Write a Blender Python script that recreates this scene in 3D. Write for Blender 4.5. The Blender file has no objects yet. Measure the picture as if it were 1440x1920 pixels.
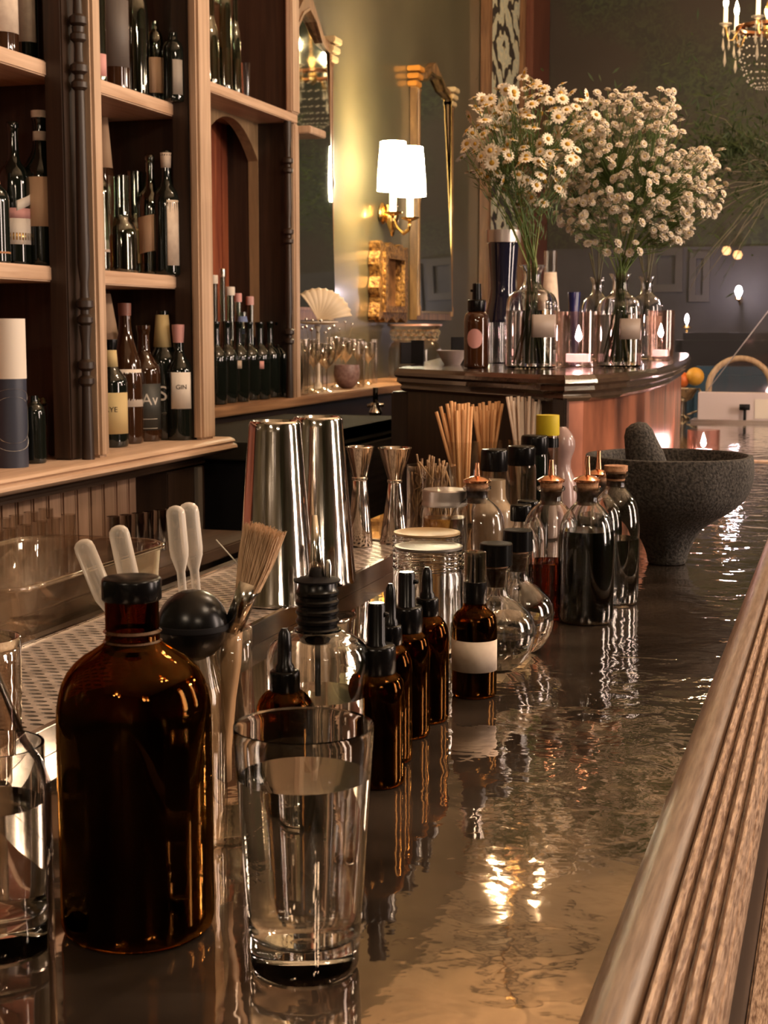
import bpy, bmesh, math, random
from mathutils import Vector, Matrix
random.seed(7)
sc = bpy.context.scene
COL = sc.collection
# ------------------------------------------------------------------ camera
F = 2800.0; EYE = 1.445; BAR = 1.07
PITCH = math.atan(345 / F); YAW = math.radians(17.2)
cam_data = bpy.data.cameras.new('camera'); cam = bpy.data.objects.new('camera', cam_data); COL.objects.link(cam)
cam_data.sensor_fit = 'HORIZONTAL'; cam_data.sensor_width = 36.0; cam_data.lens = F / 1440 * 36.0
cam_data.clip_start = 0.02; cam_data.clip_end = 60
cam.location = (0, 0, EYE); cam.rotation_euler = (math.pi / 2 - PITCH, 0, YAW)
cam_data.dof.use_dof = True; cam_data.dof.focus_distance = 1.5; cam_data.dof.aperture_fstop = 34.0
sc.camera = cam
# ------------------------------------------------------------------ colour management, bounces
vs = sc.view_settings
vs.view_transform = 'Standard'; vs.look = 'None'; vs.gamma = 1.0; vs.use_curve_mapping = False
vs.exposure = 2.05
cy = sc.cycles
cy.max_bounces = 14; cy.transmission_bounces = 12; cy.glossy_bounces = 6; cy.diffuse_bounces = 3
cy.transparent_max_bounces = 24; cy.sample_clamp_indirect = 4.0; cy.caustics_reflective = False; cy.caustics_refractive = False
cy.use_denoising = True; cy.blur_glossy = 0.5
# ------------------------------------------------------------------ world and room lights
w = bpy.data.worlds.new('world'); sc.world = w; w.use_nodes = True
w.node_tree.nodes['Background'].inputs[0].default_value = (0.9, 0.72, 0.55, 1)
w.node_tree.nodes['Background'].inputs[1].default_value = 0.02
def point_light(name, loc, watts, col, r=0.03, parent=None):
    l = bpy.data.lights.new(name, 'POINT'); l.energy = watts; l.color = col; l.shadow_soft_size = r
    o = bpy.data.objects.new(name, l); COL.objects.link(o); o.location = loc
    if parent: o.parent = parent
    return o
WARM = (1.0, 0.66, 0.36); AMB = (1.0, 0.77, 0.55); PINK = (1.0, 0.62, 0.56)
# ceiling lamps of the room outside the frame: over the guests' side of the bar and behind the camera
for loc, wt, n in (((0.9, 1.0, 2.75), 12, 3), ((2.0, 3.3, 2.3), 38, 3), ((2.2, 5.6, 2.6), 28, 3), ((-.5, -0.9, 2.3), 9, 3), ((0.1, 3.4, 3.3), 16, 3), ((1.0, -.6, 2.1), 6, 3)):
    for k in range(n):
        a = 2.1 * k + loc[0]; point_light('room_lamp', (loc[0] + .16 * math.cos(a), loc[1] + .16 * math.sin(a), loc[2] + .05 * k), wt / n, AMB, 0.05)
def area(name, loc, rot, sx, sy, watts, col):
    l = bpy.data.lights.new(name, 'AREA'); l.shape = 'RECTANGLE'; l.size = sx; l.size_y = sy; l.energy = watts; l.color = col
    o = bpy.data.objects.new(name, l); COL.objects.link(o); o.location = loc; o.rotation_euler = rot; return o
# unseen added lights for tall streaks on the bottles, on the guests' side
area('window_light', (3.38, 2.2, 1.9), (0, math.pi / 2, 0), 1.9, .5, 16, (1.0, .78, .66))
area('window_light', (3.38, 4.6, 1.9), (0, math.pi / 2, 0), 1.9, .5, 12, (1.0, .78, .66))

# ------------------------------------------------------------------ picture geometry: pixel of the photo -> point of the place
fwd = Vector((-math.sin(YAW) * math.cos(PITCH), math.cos(YAW) * math.cos(PITCH), -math.sin(PITCH)))
rgt = Vector((math.cos(YAW), math.sin(YAW), 0)); upv = rgt.cross(fwd); CAM = Vector((0, 0, EYE))
def ray(px, py): return fwd + rgt * ((px - 720) / F) - upv * ((py - 960) / F)
def atz(px, py, z): d = ray(px, py); return CAM + d * ((z - EYE) / d.z)
def atx(px, py, x): d = ray(px, py); return CAM + d * (x / d.x)
def aty(px, py, y): d = ray(px, py); return CAM + d * (y / d.y)
def mpp(p): return (Vector(p) - CAM).dot(fwd) / F
def zfor(p, py):
    h = Vector((p[0], p[1], 0)); k = (960 - py) / F
    return EYE + (k * h.dot(fwd) - h.dot(upv)) / (upv.z - k * fwd.z)
def face_cam(p): return math.atan2(-p[1], -p[0])

# ------------------------------------------------------------------ materials
MATS = {}
def nodes(name):
    m = bpy.data.materials.new(name); m.use_nodes = True; MATS[name] = m
    return m, m.node_tree, m.node_tree.nodes['Principled BSDF']
def pbr(name, col, rough=0.5, metal=0.0, trans=0.0, ior=1.45, emit=None, es=1.0, coat=0.0, alpha=1.0, sss=0):
    m, nt, b = nodes(name)
    b.inputs['Base Color'].default_value = (*col, 1); b.inputs['Roughness'].default_value = rough
    b.inputs['Metallic'].default_value = metal; b.inputs['Transmission Weight'].default_value = trans
    b.inputs['IOR'].default_value = ior; b.inputs['Coat Weight'].default_value = coat
    b.inputs['Coat Roughness'].default_value = 0.06
    if sss: b.inputs['Subsurface Weight'].default_value = sss; b.inputs['Subsurface Radius'].default_value = (.01, .008, .006)
    if emit: b.inputs['Emission Color'].default_value = (*emit, 1); b.inputs['Emission Strength'].default_value = es
    return m
def noise_col(m, c1, c2, scale=(8, 8, 8), detail=6, bump=0.0, bdist=0.01, rough=None, lo=.35, hi=.65, distort=0.0, nscale=1.0):
    nt = m.node_tree; b = nt.nodes['Principled BSDF']
    tc = nt.nodes.new('ShaderNodeTexCoord'); mp = nt.nodes.new('ShaderNodeMapping'); mp.inputs['Scale'].default_value = scale
    nz = nt.nodes.new('ShaderNodeTexNoise'); nz.inputs['Scale'].default_value = nscale; nz.inputs['Detail'].default_value = detail
    nz.inputs['Distortion'].default_value = distort
    cr = nt.nodes.new('ShaderNodeValToRGB'); cr.color_ramp.elements[0].position = lo; cr.color_ramp.elements[1].position = hi
    cr.color_ramp.elements[0].color = (*c1, 1); cr.color_ramp.elements[1].color = (*c2, 1)
    L = nt.links.new
    L(tc.outputs['Object'], mp.inputs['Vector']); L(mp.outputs[0], nz.inputs['Vector']); L(nz.outputs['Fac'], cr.inputs[0]); L(cr.outputs[0], b.inputs['Base Color'])
    if bump:
        bp = nt.nodes.new('ShaderNodeBump'); bp.inputs['Strength'].default_value = bump; bp.inputs['Distance'].default_value = bdist
        L(nz.outputs['Fac'], bp.inputs['Height']); L(bp.outputs[0], b.inputs['Normal'])
    return m
def glass(name, col=(1, 1, 1), ior=1.46, rough=0.0):
    m = bpy.data.materials.new(name); m.use_nodes = True; MATS[name] = m; nt = m.node_tree; nt.nodes.clear()
    g = nt.nodes.new('ShaderNodeBsdfGlass'); o = nt.nodes.new('ShaderNodeOutputMaterial')
    g.inputs['Color'].default_value = (*col, 1); g.inputs['IOR'].default_value = ior; g.inputs['Roughness'].default_value = rough
    nt.links.new(g.outputs[0], o.inputs[0]); return m
def thin(name, col=(1, 1, 1), ior=1.5, extra=0.06):
    m = bpy.data.materials.new(name); m.use_nodes = True; MATS[name] = m; nt = m.node_tree; nt.nodes.clear()
    t = nt.nodes.new('ShaderNodeBsdfTransparent'); t.inputs[0].default_value = (*col, 1)
    g = nt.nodes.new('ShaderNodeBsdfGlossy'); g.inputs['Roughness'].default_value = 0.04; g.inputs['Color'].default_value = (1, .95, .9, 1)
    f0 = nt.nodes.new('ShaderNodeLayerWeight'); f0.inputs[0].default_value = .5
    f = nt.nodes.new('ShaderNodeMath'); f.operation = 'POWER'; f.inputs[1].default_value = 3.2; nt.links.new(f0.outputs['Facing'], f.inputs[0])
    a = nt.nodes.new('ShaderNodeMath'); a.inputs[1].default_value = extra; a.use_clamp = True
    x = nt.nodes.new('ShaderNodeMixShader'); o = nt.nodes.new('ShaderNodeOutputMaterial')
    L = nt.links.new; L(f.outputs[0], a.inputs[0]); L(a.outputs[0], x.inputs[0]); L(t.outputs[0], x.inputs[1]); L(g.outputs[0], x.inputs[2]); L(x.outputs[0], o.inputs[0])
    return m
CLEAR = glass('clear_glass', (.985, .985, .98)); THIN = thin('thin_clear_glass', (.95, .94, .91), extra=.03)
WATER = glass('water', (.99, .99, .98), 1.33)
AMBER = glass('amber_glass', (.5, .27, .08)); AMBER_LIQ = pbr('dark_tincture', (.012, .005, .002), .15)
AMBERD = pbr('dark_amber_glass', (.05, .016, .005), .05, coat=.6)
DARKG = pbr('dark_bottle_glass', (.006, .008, .006), .06, coat=.5)
BROWNG = pbr('brown_bottle_glass', (.035, .014, .006), .06, coat=.5)
GREENG = thin('pale_green_glass', (.6, .68, .6), 1.5, .1); AMBT = thin('whiskey_glass', (.5, .3, .12), 1.5, .1)
BLACKP = pbr('black_plastic', (.004, .0035, .0035), .22, ior=1.3); BLACKR = pbr('black_rubber', (.004, .0035, .0035), .26, ior=1.35)
BLACKM = pbr('matte_black', (.008, .007, .008), .6, ior=1.25)
SHINY = thin('bright_bar_glass', (.93, .91, .88), extra=.16)
STEEL = pbr('polished_steel', (.72, .68, .62), .12, 1.0)
STEELB = noise_col(pbr('brushed_steel', (.5, .46, .42), .34, 1.0), (.3, .27, .24), (.46, .42, .37), (3, 3, 60))
TIN = noise_col(pbr('shaker_steel', (.66, .6, .55), .09, 1.0), (.45, .4, .36), (.8, .74, .68), (150, 150, 1.5), 4, .35, .0006)
COPPER = pbr('copper', (.75, .36, .2), .16, 1.0); BRASS = pbr('brass', (.75, .5, .2), .22, 1.0)
CORK = noise_col(pbr('cork', (.4, .2, .1), .8), (.3, .13, .06), (.52, .28, .15), (220, 220, 220))
SILVERL = pbr('grey_metal_lid', (.5, .45, .42), .35, .8)
PAPER = noise_col(pbr('cream_paper', (.62, .5, .4), .8), (.58, .46, .37), (.68, .56, .45), (60, 60, 60))
PAPERW = pbr('white_paper', (.72, .64, .56), .75); PAPERT = noise_col(pbr('tan_paper', (.5, .33, .2), .8), (.45, .28, .17), (.6, .4, .26), (30, 30, 4))
PAPERY = pbr('yellowed_paper', (.5, .38, .18), .8); PAPERP = pbr('pink_paper', (.6, .3, .28), .8); INK = pbr('ink', (.03, .02, .015), .8)
GOLD = pbr('gold_foil', (.7, .45, .15), .3, .9); WHITEP = pbr('white_paint_marks', (.6, .56, .5), .6); BLUEP = pbr('blue_paper', (.15, .2, .38), .6)
YELLOWP = pbr('yellow_plastic', (.55, .42, .015), .55); REDP = pbr('red_plastic', (.5, .02, .015), .4)
def wood(name, a, b, rough=.45, sc3=(30, 1.2, 30), bump=.1, coat=0.0):
    sc3 = tuple(v * 2.6 for v in sc3)
    return noise_col(pbr(name, a, rough, coat=coat), a, b, sc3, 5, bump, .002, lo=.3, hi=.7, distort=.6)
WOOD_L = wood('light_worn_wood', (.42, .26, .165), (.64, .45, .32)); WOOD_D = wood('dark_stained_wood', (.016, .008, .005), (.035, .018, .01), .4)
WOOD_V = wood('upright_worn_wood', (.36, .235, .15), (.58, .41, .29), .45, (30, 30, 1.2)); WOOD_DV = wood('dark_upright_wood', (.016, .009, .006), (.042, .022, .013), .42, (30, 30, 1.2))  # dark stain, made darker still for shade on the camera-facing dividers
WOOD_R = wood('red_plank_wood', (.14, .03, .014), (.3, .085, .035), .5, (40, 14, 1.0)); WOOD_B = wood('brown_counter_wood', (.22, .11, .05), (.4, .22, .11), .4)
RAILW = noise_col(pbr('worn_rail_wood', (.2, .12, .07), .36), (.16, .085, .05), (.5, .34, .235), (320, 45, 320), 9, .8, .0022, distort=.25, lo=.34, hi=.62)
BEADW = noise_col(pbr('dark_rail_wood', (.16, .1, .07), .4), (.12, .07, .045), (.24, .16, .11), (380, 22, 380), 8, .35, .001, lo=.3, hi=.7)
STONE = noise_col(pbr('basalt_stone', (.04, .035, .03), .85), (.014, .012, .01), (.07, .06, .052), (230, 230, 230), 8, .9, .003, lo=.38, hi=.62)
STRAWT = pbr('tan_straw', (.6, .32, .14), .6); STRAWW = pbr('white_straw', (.75, .62, .52), .55)
GREEN = pbr('stem_green', (.09, .14, .025), .6); GREEN2 = pbr('leaf_green', (.05, .09, .015), .6)
PETAL = pbr('white_petals', (.75, .66, .52), .7); DISC = pbr('yellow_flower_centre', (.5, .28, .03), .8)
PUFF = noise_col(pbr('small_white_blossom', (.75, .66, .55), .8), (.5, .4, .28), (.82, .74, .64), (900, 900, 900))
LABELS = []

# ------------------------------------------------------------------ object helpers
def link(name, me, mat, parent=None, smooth=True):
    if isinstance(me, bmesh.types.BMesh):
        m2 = bpy.data.meshes.new(name); me.to_mesh(m2); me.free(); me = m2
    o = bpy.data.objects.new(name, me); COL.objects.link(o)
    for m in (mat if isinstance(mat, (list, tuple)) else [mat]): me.materials.append(m)
    if smooth and len(me.polygons): me.shade_smooth()
    if parent: o.parent = parent
    return o
def thing(name, label, cat, loc=(0, 0, 0), rz=0.0, group=None, kind=None):
    o = bpy.data.objects.new(name, None); COL.objects.link(o); o.location = loc; o.rotation_euler = (0, 0, rz); o.empty_display_size = .02
    return tag(o, label, cat, group, kind)
def tag(o, label=None, cat=None, group=None, kind=None):
    if label: o['label'] = label
    if cat: o['category'] = cat
    if group: o['group'] = group
    if kind: o['kind'] = kind
    return o
def sharp(o, ang=35):
    me = o.data
    bm = bmesh.new(); bm.from_mesh(me)
    for e in bm.edges:
        e.smooth = not (len(e.link_faces) == 2 and e.calc_face_angle(0) > math.radians(ang))
    bm.to_mesh(me); bm.free(); return o
def box(bm, x0, x1, y0, y1, z0, z1, rot=None, mi=0, bev=0.0):
    vs_ = [bm.verts.new((x, y, z)) for x in (x0, x1) for y in (y0, y1) for z in (z0, z1)]
    fs = [(0, 1, 3, 2), (4, 6, 7, 5), (0, 4, 5, 1), (2, 3, 7, 6), (0, 2, 6, 4), (1, 5, 7, 3)]
    out = [bm.faces.new([vs_[i] for i in f]) for f in fs]
    for f in out: f.material_index = mi
    if rot is not None: bmesh.ops.transform(bm, matrix=rot, verts=vs_)
    if bev:
        es = list({e for f in out for e in f.edges}); bmesh.ops.bevel(bm, geom=es, offset=bev, segments=2, affect='EDGES')
    return vs_
def mkbox(name, b, mat, parent=None, bev=0.003, rot=None):
    bm = bmesh.new(); box(bm, *b, rot=rot, bev=bev); bmesh.ops.recalc_face_normals(bm, faces=bm.faces); return link(name, bm, mat, parent, False)
def chaikin(p, n=2):
    for _ in range(n):
        q = [p[0]]
        for a, b in zip(p, p[1:]):
            q += [(a[0] * .75 + b[0] * .25, a[1] * .75 + b[1] * .25), (a[0] * .25 + b[0] * .75, a[1] * .25 + b[1] * .75)]
        q.append(p[-1]); p = q
    return p
def spin(bm, prof, segs=40, mi=0, cx=0, cy_=0, rfn=None):
    rings = []
    for r, z in prof:
        if r < 1e-6: rings.append([bm.verts.new((cx, cy_, z))]); continue
        ring = []
        for i in range(segs):
            a = 2 * math.pi * i / segs; rr = r * (rfn(a, z) if rfn else 1)
            ring.append(bm.verts.new((cx + rr * math.cos(a), cy_ + rr * math.sin(a), z)))
        rings.append(ring)
    for A, B in zip(rings, rings[1:]):
        for i in range(segs):
            j = (i + 1) % segs
            if len(A) == 1 and len(B) == 1: continue
            if len(A) == 1: f = bm.faces.new((A[0], B[j], B[i]))
            elif len(B) == 1: f = bm.faces.new((A[i], A[j], B[0]))
            else: f = bm.faces.new((A[i], A[j], B[j], B[i]))
            f.material_index = mi; f.smooth = True
def lathe(name, prof, mat, parent=None, segs=40, round_=0, loc=None, rot=None, rfn=None):
    bm = bmesh.new(); spin(bm, chaikin(prof, round_) if round_ else prof, segs, rfn=rfn)
    bmesh.ops.recalc_face_normals(bm, faces=bm.faces)
    o = link(name, bm, mat, parent)
    sharp(o, 38)
    if loc: o.location = loc
    if rot: o.rotation_euler = rot
    return o
def tubebm(bm, pts, rad, segs=8, caps=True, mi=0):
    pts = [Vector(p) for p in pts]; n = len(pts)
    rads = rad if isinstance(rad, (list, tuple)) else [rad] * n
    rings = []; prev = None
    for i, p in enumerate(pts):
        d = (pts[min(i + 1, n - 1)] - pts[max(i - 1, 0)]).normalized()
        if prev is None:
            ref = Vector((0, 0, 1)) if abs(d.z) < .9 else Vector((1, 0, 0)); u = d.cross(ref).normalized()
        else:
            u = (prev - d * prev.dot(d)); u = u.normalized() if u.length > 1e-6 else d.orthogonal().normalized()
        prev = u; v = d.cross(u)
        rings.append([bm.verts.new(p + (u * math.cos(2 * math.pi * k / segs) + v * math.sin(2 * math.pi * k / segs)) * rads[i]) for k in range(segs)])
    for A, B in zip(rings, rings[1:]):
        for k in range(segs):
            f = bm.faces.new((A[k], A[(k + 1) % segs], B[(k + 1) % segs], B[k])); f.material_index = mi; f.smooth = True
    if caps:
        for R_ in (rings[0][::-1], rings[-1]): f = bm.faces.new(R_); f.material_index = mi
def tube(name, pts, rad, mat, parent=None, segs=8, caps=True):
    bm = bmesh.new(); tubebm(bm, pts, rad, segs, caps); bmesh.ops.recalc_face_normals(bm, faces=bm.faces); return link(name, bm, mat, parent)
def prism(name, poly, axis, a0, a1, mat, parent=None, smooth=False):
    """extrude a 2D polygon; axis 'x': poly is (y,z); 'y': (x,z); 'z': (x,y)"""
    bm = bmesh.new()
    mk = {'x': lambda p, a: (a, p[0], p[1]), 'y': lambda p, a: (p[0], a, p[1]), 'z': lambda p, a: (p[0], p[1], a)}[axis]
    A = [bm.verts.new(mk(p, a0)) for p in poly]; B = [bm.verts.new(mk(p, a1)) for p in poly]
    n = len(poly)
    for i in range(n): bm.faces.new((A[i], A[(i + 1) % n], B[(i + 1) % n], B[i]))
    bm.faces.new(A[::-1]); bm.faces.new(B)
    bmesh.ops.recalc_face_normals(bm, faces=bm.faces)
    o = link(name, bm, mat, parent, smooth)
    return sharp(o, 40) if smooth else o
def ringprism(name, outer, inner, axis, a0, a1, mat, parent=None):
    """frame between two outlines of equal point count, extruded"""
    bm = bmesh.new()
    mk = {'x': lambda p, a: (a, p[0], p[1]), 'y': lambda p, a: (p[0], a, p[1])}[axis]
    r = [[bm.verts.new(mk(p, a)) for p in L] for L, a in ((outer, a0), (outer, a1), (inner, a1), (inner, a0))]
    n = len(outer)
    for q in range(4):
        A, B = r[q], r[(q + 1) % 4]
        for i in range(n): bm.faces.new((A[i], A[(i + 1) % n], B[(i + 1) % n], B[i]))
    bmesh.ops.recalc_face_normals(bm, faces=bm.faces)
    return link(name, bm, mat, parent, False)
def text_on(name, s, size, R, ang, zc, mat, parent, wrap=True, off=.0008):
    cu = bpy.data.curves.new('t', 'FONT'); cu.body = s; cu.size = size; cu.align_x = 'CENTER'; cu.align_y = 'CENTER'; cu.extrude = .00015
    t = bpy.data.objects.new('t', cu); COL.objects.link(t); dg = bpy.context.evaluated_depsgraph_get(); dg.update()
    me = bpy.data.meshes.new_from_object(t.evaluated_get(dg)); bpy.data.objects.remove(t)
    for v in me.vertices:
        x, z, d = v.co.x, v.co.y, v.co.z
        if wrap: a = ang + x / R; rr = R + off + d; v.co = (rr * math.cos(a), rr * math.sin(a), zc + z)
    me.materials.clear(); o = link(name, me, mat, parent, False); return o
def arc_label(name, R, a0, a1, z0, z1, mat, parent, off=.0005, Rt=None, tilt=0.0):
    bm = bmesh.new(); n = 14; Rt = Rt or R
    vs_ = []
    for i in range(n + 1):
        a = a0 + (a1 - a0) * i / n; t = tilt * (i / n - .5)
        vs_.append([bm.verts.new((r_ * math.cos(a), r_ * math.sin(a), z)) for r_, z in ((R + off, z0 + t), (Rt + off, z1 + t), (Rt + .0001, z1 + t), (R + .0001, z0 + t))])
    for A, B in zip(vs_, vs_[1:]):
        for k in range(4): bm.faces.new((A[k], B[k], B[(k + 1) % 4], A[(k + 1) % 4]))
    for E_ in (vs_[0], vs_[-1]): bm.faces.new(E_)
    bmesh.ops.recalc_face_normals(bm, faces=bm.faces); return link(name, bm, mat, parent)

# ------------------------------------------------------------------ vessels (profiles: fraction of radius, fraction of height)
P_BOSTON = [(0, 0), (.9, 0), (1, .03), (1, .1), (1, .6), (1, .69), (.96, .79), (.74, .865), (.48, .895), (.42, .93), (.42, 1)]
P_BOSTONS = [(0, 0), (.9, 0), (1, .03), (1, .1), (1, .66), (1, .76), (.9, .86), (.6, .9), (.52, .93), (.52, 1)]
P_LIQ = [(0, 0), (.92, 0), (1, .02), (1, .08), (1, .52), (1, .6), (.86, .67), (.45, .72), (.36, .78), (.34, .86), (.34, .94), (.4, .95), (.4, .99), (.3, 1)]
P_WINE = [(0, 0), (.92, 0), (1, .02), (1, .1), (1, .56), (.98, .64), (.6, .72), (.4, .77), (.36, .85), (.36, .94), (.42, .95), (.42, 1)]
P_SLOPE = [(0, 0), (.92, 0), (1, .02), (1, .1), (1, .45), (.9, .58), (.6, .7), (.4, .8), (.34, .9), (.38, .95), (.36, 1)]
P_ROUND = [(0, 0), (.3, 0), (.6, .03), (.88, .15), (1, .36), (.93, .52), (.62, .64), (.34, .7), (.3, .76), (.3, .95), (.36, .97), (.36, 1)]
P_DASH = [(0, 0), (.9, 0), (1, .03), (1, .1), (1, .5), (1, .62), (.9, .76), (.62, .84), (.4, .88), (.36, .92), (.38, .96), (.5, .97), (.5, 1)]
P_APOTH = [(0, 0), (.93, 0), (1, .03), (1, .1), (1, .55), (.98, .66), (.8, .73), (.45, .77), (.34, .82), (.33, .93), (.48, .985), (.5, 1)]
P_TALLN = [(0, 0), (.9, 0), (1, .03), (1, .1), (1, .4), (.9, .5), (.64, .56), (.6, .62), (.6, .9), (.6, 1)]
def inner(prof, t, tb):
    q = []
    for r, z in prof[1:]:
        q.append((max(r - t, .0004), max(z, tb)))
    top = prof[-1][1]
    out = []
    for r, z in q:
        if z <= tb + 1e-6:
            if out and out[-1][1] <= tb + 1e-6: out[-1] = (r, tb)
            else: out.append((r, tb))
        else: out.append((r, z))
    return [(0, tb)] + out
def rad_at(prof, z):
    for (r0, z0), (r1, z1) in zip(prof, prof[1:]):
        if z0 <= z <= z1 and z1 > z0: return r0 + (r1 - r0) * (z - z0) / (z1 - z0)
    return prof[-1][0]
def glass_shell(name, prof, t, tb, mat, parent, segs=48):
    inn = inner(prof, t, tb)
    full = prof + inn[::-1]
    return lathe(name, full, mat, parent, segs), inn
def liquid_in(name, inn, level, mat, parent, segs=48):
    pts = [(0, inn[0][1] - .0003)]
    for r, z in inn[1:]:
        if z >= level: break
        pts.append((r + .0003, z - (.0003 if z == inn[0][1] else 0)))
    rl = rad_at(inn, level) + .0003
    pts += [(rl, level), (0, level)]
    return lathe(name, pts, mat, parent, segs)
def screw_cap(parent, r, z0, h, mat, name='cap', ribs=36):
    o = lathe(name, [(r * .97, z0), (r, z0 + h * .06), (r, z0 + h * .85), (r * .97, z0 + h * .96), (r * .9, z0 + h), (0, z0 + h)], mat, parent, 72,
              rfn=lambda a, z: 1 + (.018 if z0 + h * .05 < z < z0 + h * .9 else 0) * (1 if math.cos(a * ribs) > 0 else -1) * .5)
    sharp(o, 50); return o
def vessel(name, label, cat, cx, yb, yt, wpx, zs, prof, mat, group=None, wall=None, liq=None, lab=None, cap=None, round_=1, solid=False, pos=None, segs=44):
    """cx,yb: photo position of the base centre on the surface at height zs; yt: top of the glass; wpx: width"""
    p = pos or atz(cx, yb, zs); s = mpp(p); R = wpx * s / 2; H = zfor(p, yt) - zs
    t_ = thing(name, label, cat, (p[0], p[1], zs), 0, group)
    pr = chaikin([(r * R, z * H) for r, z in prof], round_)
    if solid: lathe('bottle_body', pr + [(0, H)], mat, t_, segs); inn = pr
    else:
        wl = wall or max(.0016, R * .05)
        _, inn = glass_shell('glass_body', pr, wl, wl * 2, mat, t_, segs)
    if liq: liquid_in('liquid', inn, liq[1] * H, liq[0], t_, segs)
    fc = face_cam(p)
    for L in ([lab] if isinstance(lab, dict) else (lab or [])):
        z0, z1 = L['z']; off = L.get('off', 0); ha = L.get('arc', 1.1)
        rr = rad_at(pr, z0 * H); rt = rad_at(pr, z1 * H)
        lo_ = arc_label('paper_label', rr, fc + off - ha, fc + off + ha, z0 * H, z1 * H, L['m'], t_, Rt=rt, tilt=L.get('tilt', 0) * H)
        for tx in L.get('text', []):
            text_on('lettering', tx[0], tx[1] * H, rr, fc + tx[3] if len(tx) > 3 else fc + off, tx[2] * H, tx[4] if len(tx) > 4 else INK, lo_)
    if cap:
        k = cap[0]; rn = pr[-1][0]
        if k == 'screw': screw_cap(t_, rn * cap[3] if len(cap) > 3 else rn * 1.15, H - cap[2] * s * .25, cap[2] * s, cap[1])
        if k == 'foil':
            zz = H - cap[2] * s * .75
            lathe('foil_cap', [(rad_at(pr, zz) + .0006, zz), (rn + .0012, H * .985), (rn + .0012, H + .004), (0, H + .005)], cap[1], t_, 28)
    return t_, p, s, R, H, pr
# ================================================================== THE ROOM
WX = -2.1; YF = 10.25; CEIL = 4.0
M_WALL = noise_col(pbr('olive_wall_paint', (.1, .09, .045), .3, coat=.9), (.075, .062, .033), (.105, .09, .05), (2, 2, 2), 3)
M_WALL.node_tree.nodes['Principled BSDF'].inputs['Coat Roughness'].default_value = .09
M_CEIL = noise_col(pbr('tan_ceiling_plaster', (.5, .34, .22), .7), (.6, .46, .31), (.78, .61, .43), (1.2, 1.2, 1.2), 3)
M_FLOOR = wood('dark_floor_boards', (.03, .018, .01), (.07, .04, .022), .35, (6, .6, 6))
def mural(name):
    m, nt, b = nodes(name); b.inputs['Roughness'].default_value = .55; L = nt.links.new
    tc = nt.nodes.new('ShaderNodeTexCoord')
    n1 = nt.nodes.new('ShaderNodeTexNoise'); n1.inputs['Scale'].default_value = 1.1; n1.inputs['Detail'].default_value = 3
    n2 = nt.nodes.new('ShaderNodeTexNoise'); n2.inputs['Scale'].default_value = 22; n2.inputs['Detail'].default_value = 8; n2.inputs['Distortion'].default_value = 1.5
    c1 = nt.nodes.new('ShaderNodeValToRGB'); c1.color_ramp.elements[0].position = .42; c1.color_ramp.elements[1].position = .6
    c2 = nt.nodes.new('ShaderNodeValToRGB'); c2.color_ramp.elements[0].color = (.007, .012, .004, 1); c2.color_ramp.elements[1].color = (.045, .06, .02, 1)
    c2.color_ramp.elements[0].position = .4; c2.color_ramp.elements[1].position = .65
    mx = nt.nodes.new('ShaderNodeMix'); mx.data_type = 'RGBA'; mx.inputs[6].default_value = (.036, .023, .015, 1)
    L(tc.outputs['Object'], n1.inputs[0]); L(tc.outputs['Object'], n2.inputs[0]); L(n1.outputs['Fac'], c1.inputs[0]); L(n2.outputs['Fac'], c2.inputs[0])
    L(c1.outputs[0], mx.inputs[0]); L(c2.outputs[0], mx.inputs[7]); L(mx.outputs[2], b.inputs['Base Color']); return m
M_MURAL = mural('dark_foliage_mural_paint')
def slab(name, b, mat): return tag(mkbox(name, b, mat, bev=0), kind='structure')
slab('floor', (WX - .1, 3.6, -3, YF + .1, -.06, 0), M_FLOOR)
slab('ceiling', (WX - .1, 3.6, -3, YF + .1, CEIL, CEIL + .06), M_CEIL)
slab('wall_left', (WX - .1, WX, -3, YF + .1, 0, CEIL), M_WALL)
slab('wall_far', (WX, 3.5, YF, YF + .1, 0, CEIL), M_MURAL)
slab('wall_right', (3.5, 3.6, -3, YF + .1, 0, CEIL), M_MURAL)
for k_, yw in ((1, 2.2), (2, 4.6)):  # framed glow panels, unseen, added to give streaks on glass edges
    wn = thing('window_%d' % k_, 'tall dim street window on the guests\' side', 'window', (3.5, yw, .9), kind='structure')
    mkbox('window_pane', (-.02, -.005, -.28, .28, 0, 1.98), pbr('dim_street_glow_%d' % k_, (.3, .25, .2), .3, emit=(1, .8, .65), es=.5), wn)
    ringprism('window_frame', [(-.34, -.06), (-.34, 2.04), (.34, 2.04), (.34, -.06)], [(-.28, 0), (-.28, 1.98), (.28, 1.98), (.28, 0)], 'x', -.05, -.001, WOOD_DV, wn)
slab('wall_rear', (WX, 3.5, -3.1, -3, 0, CEIL), M_WALL)

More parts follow.
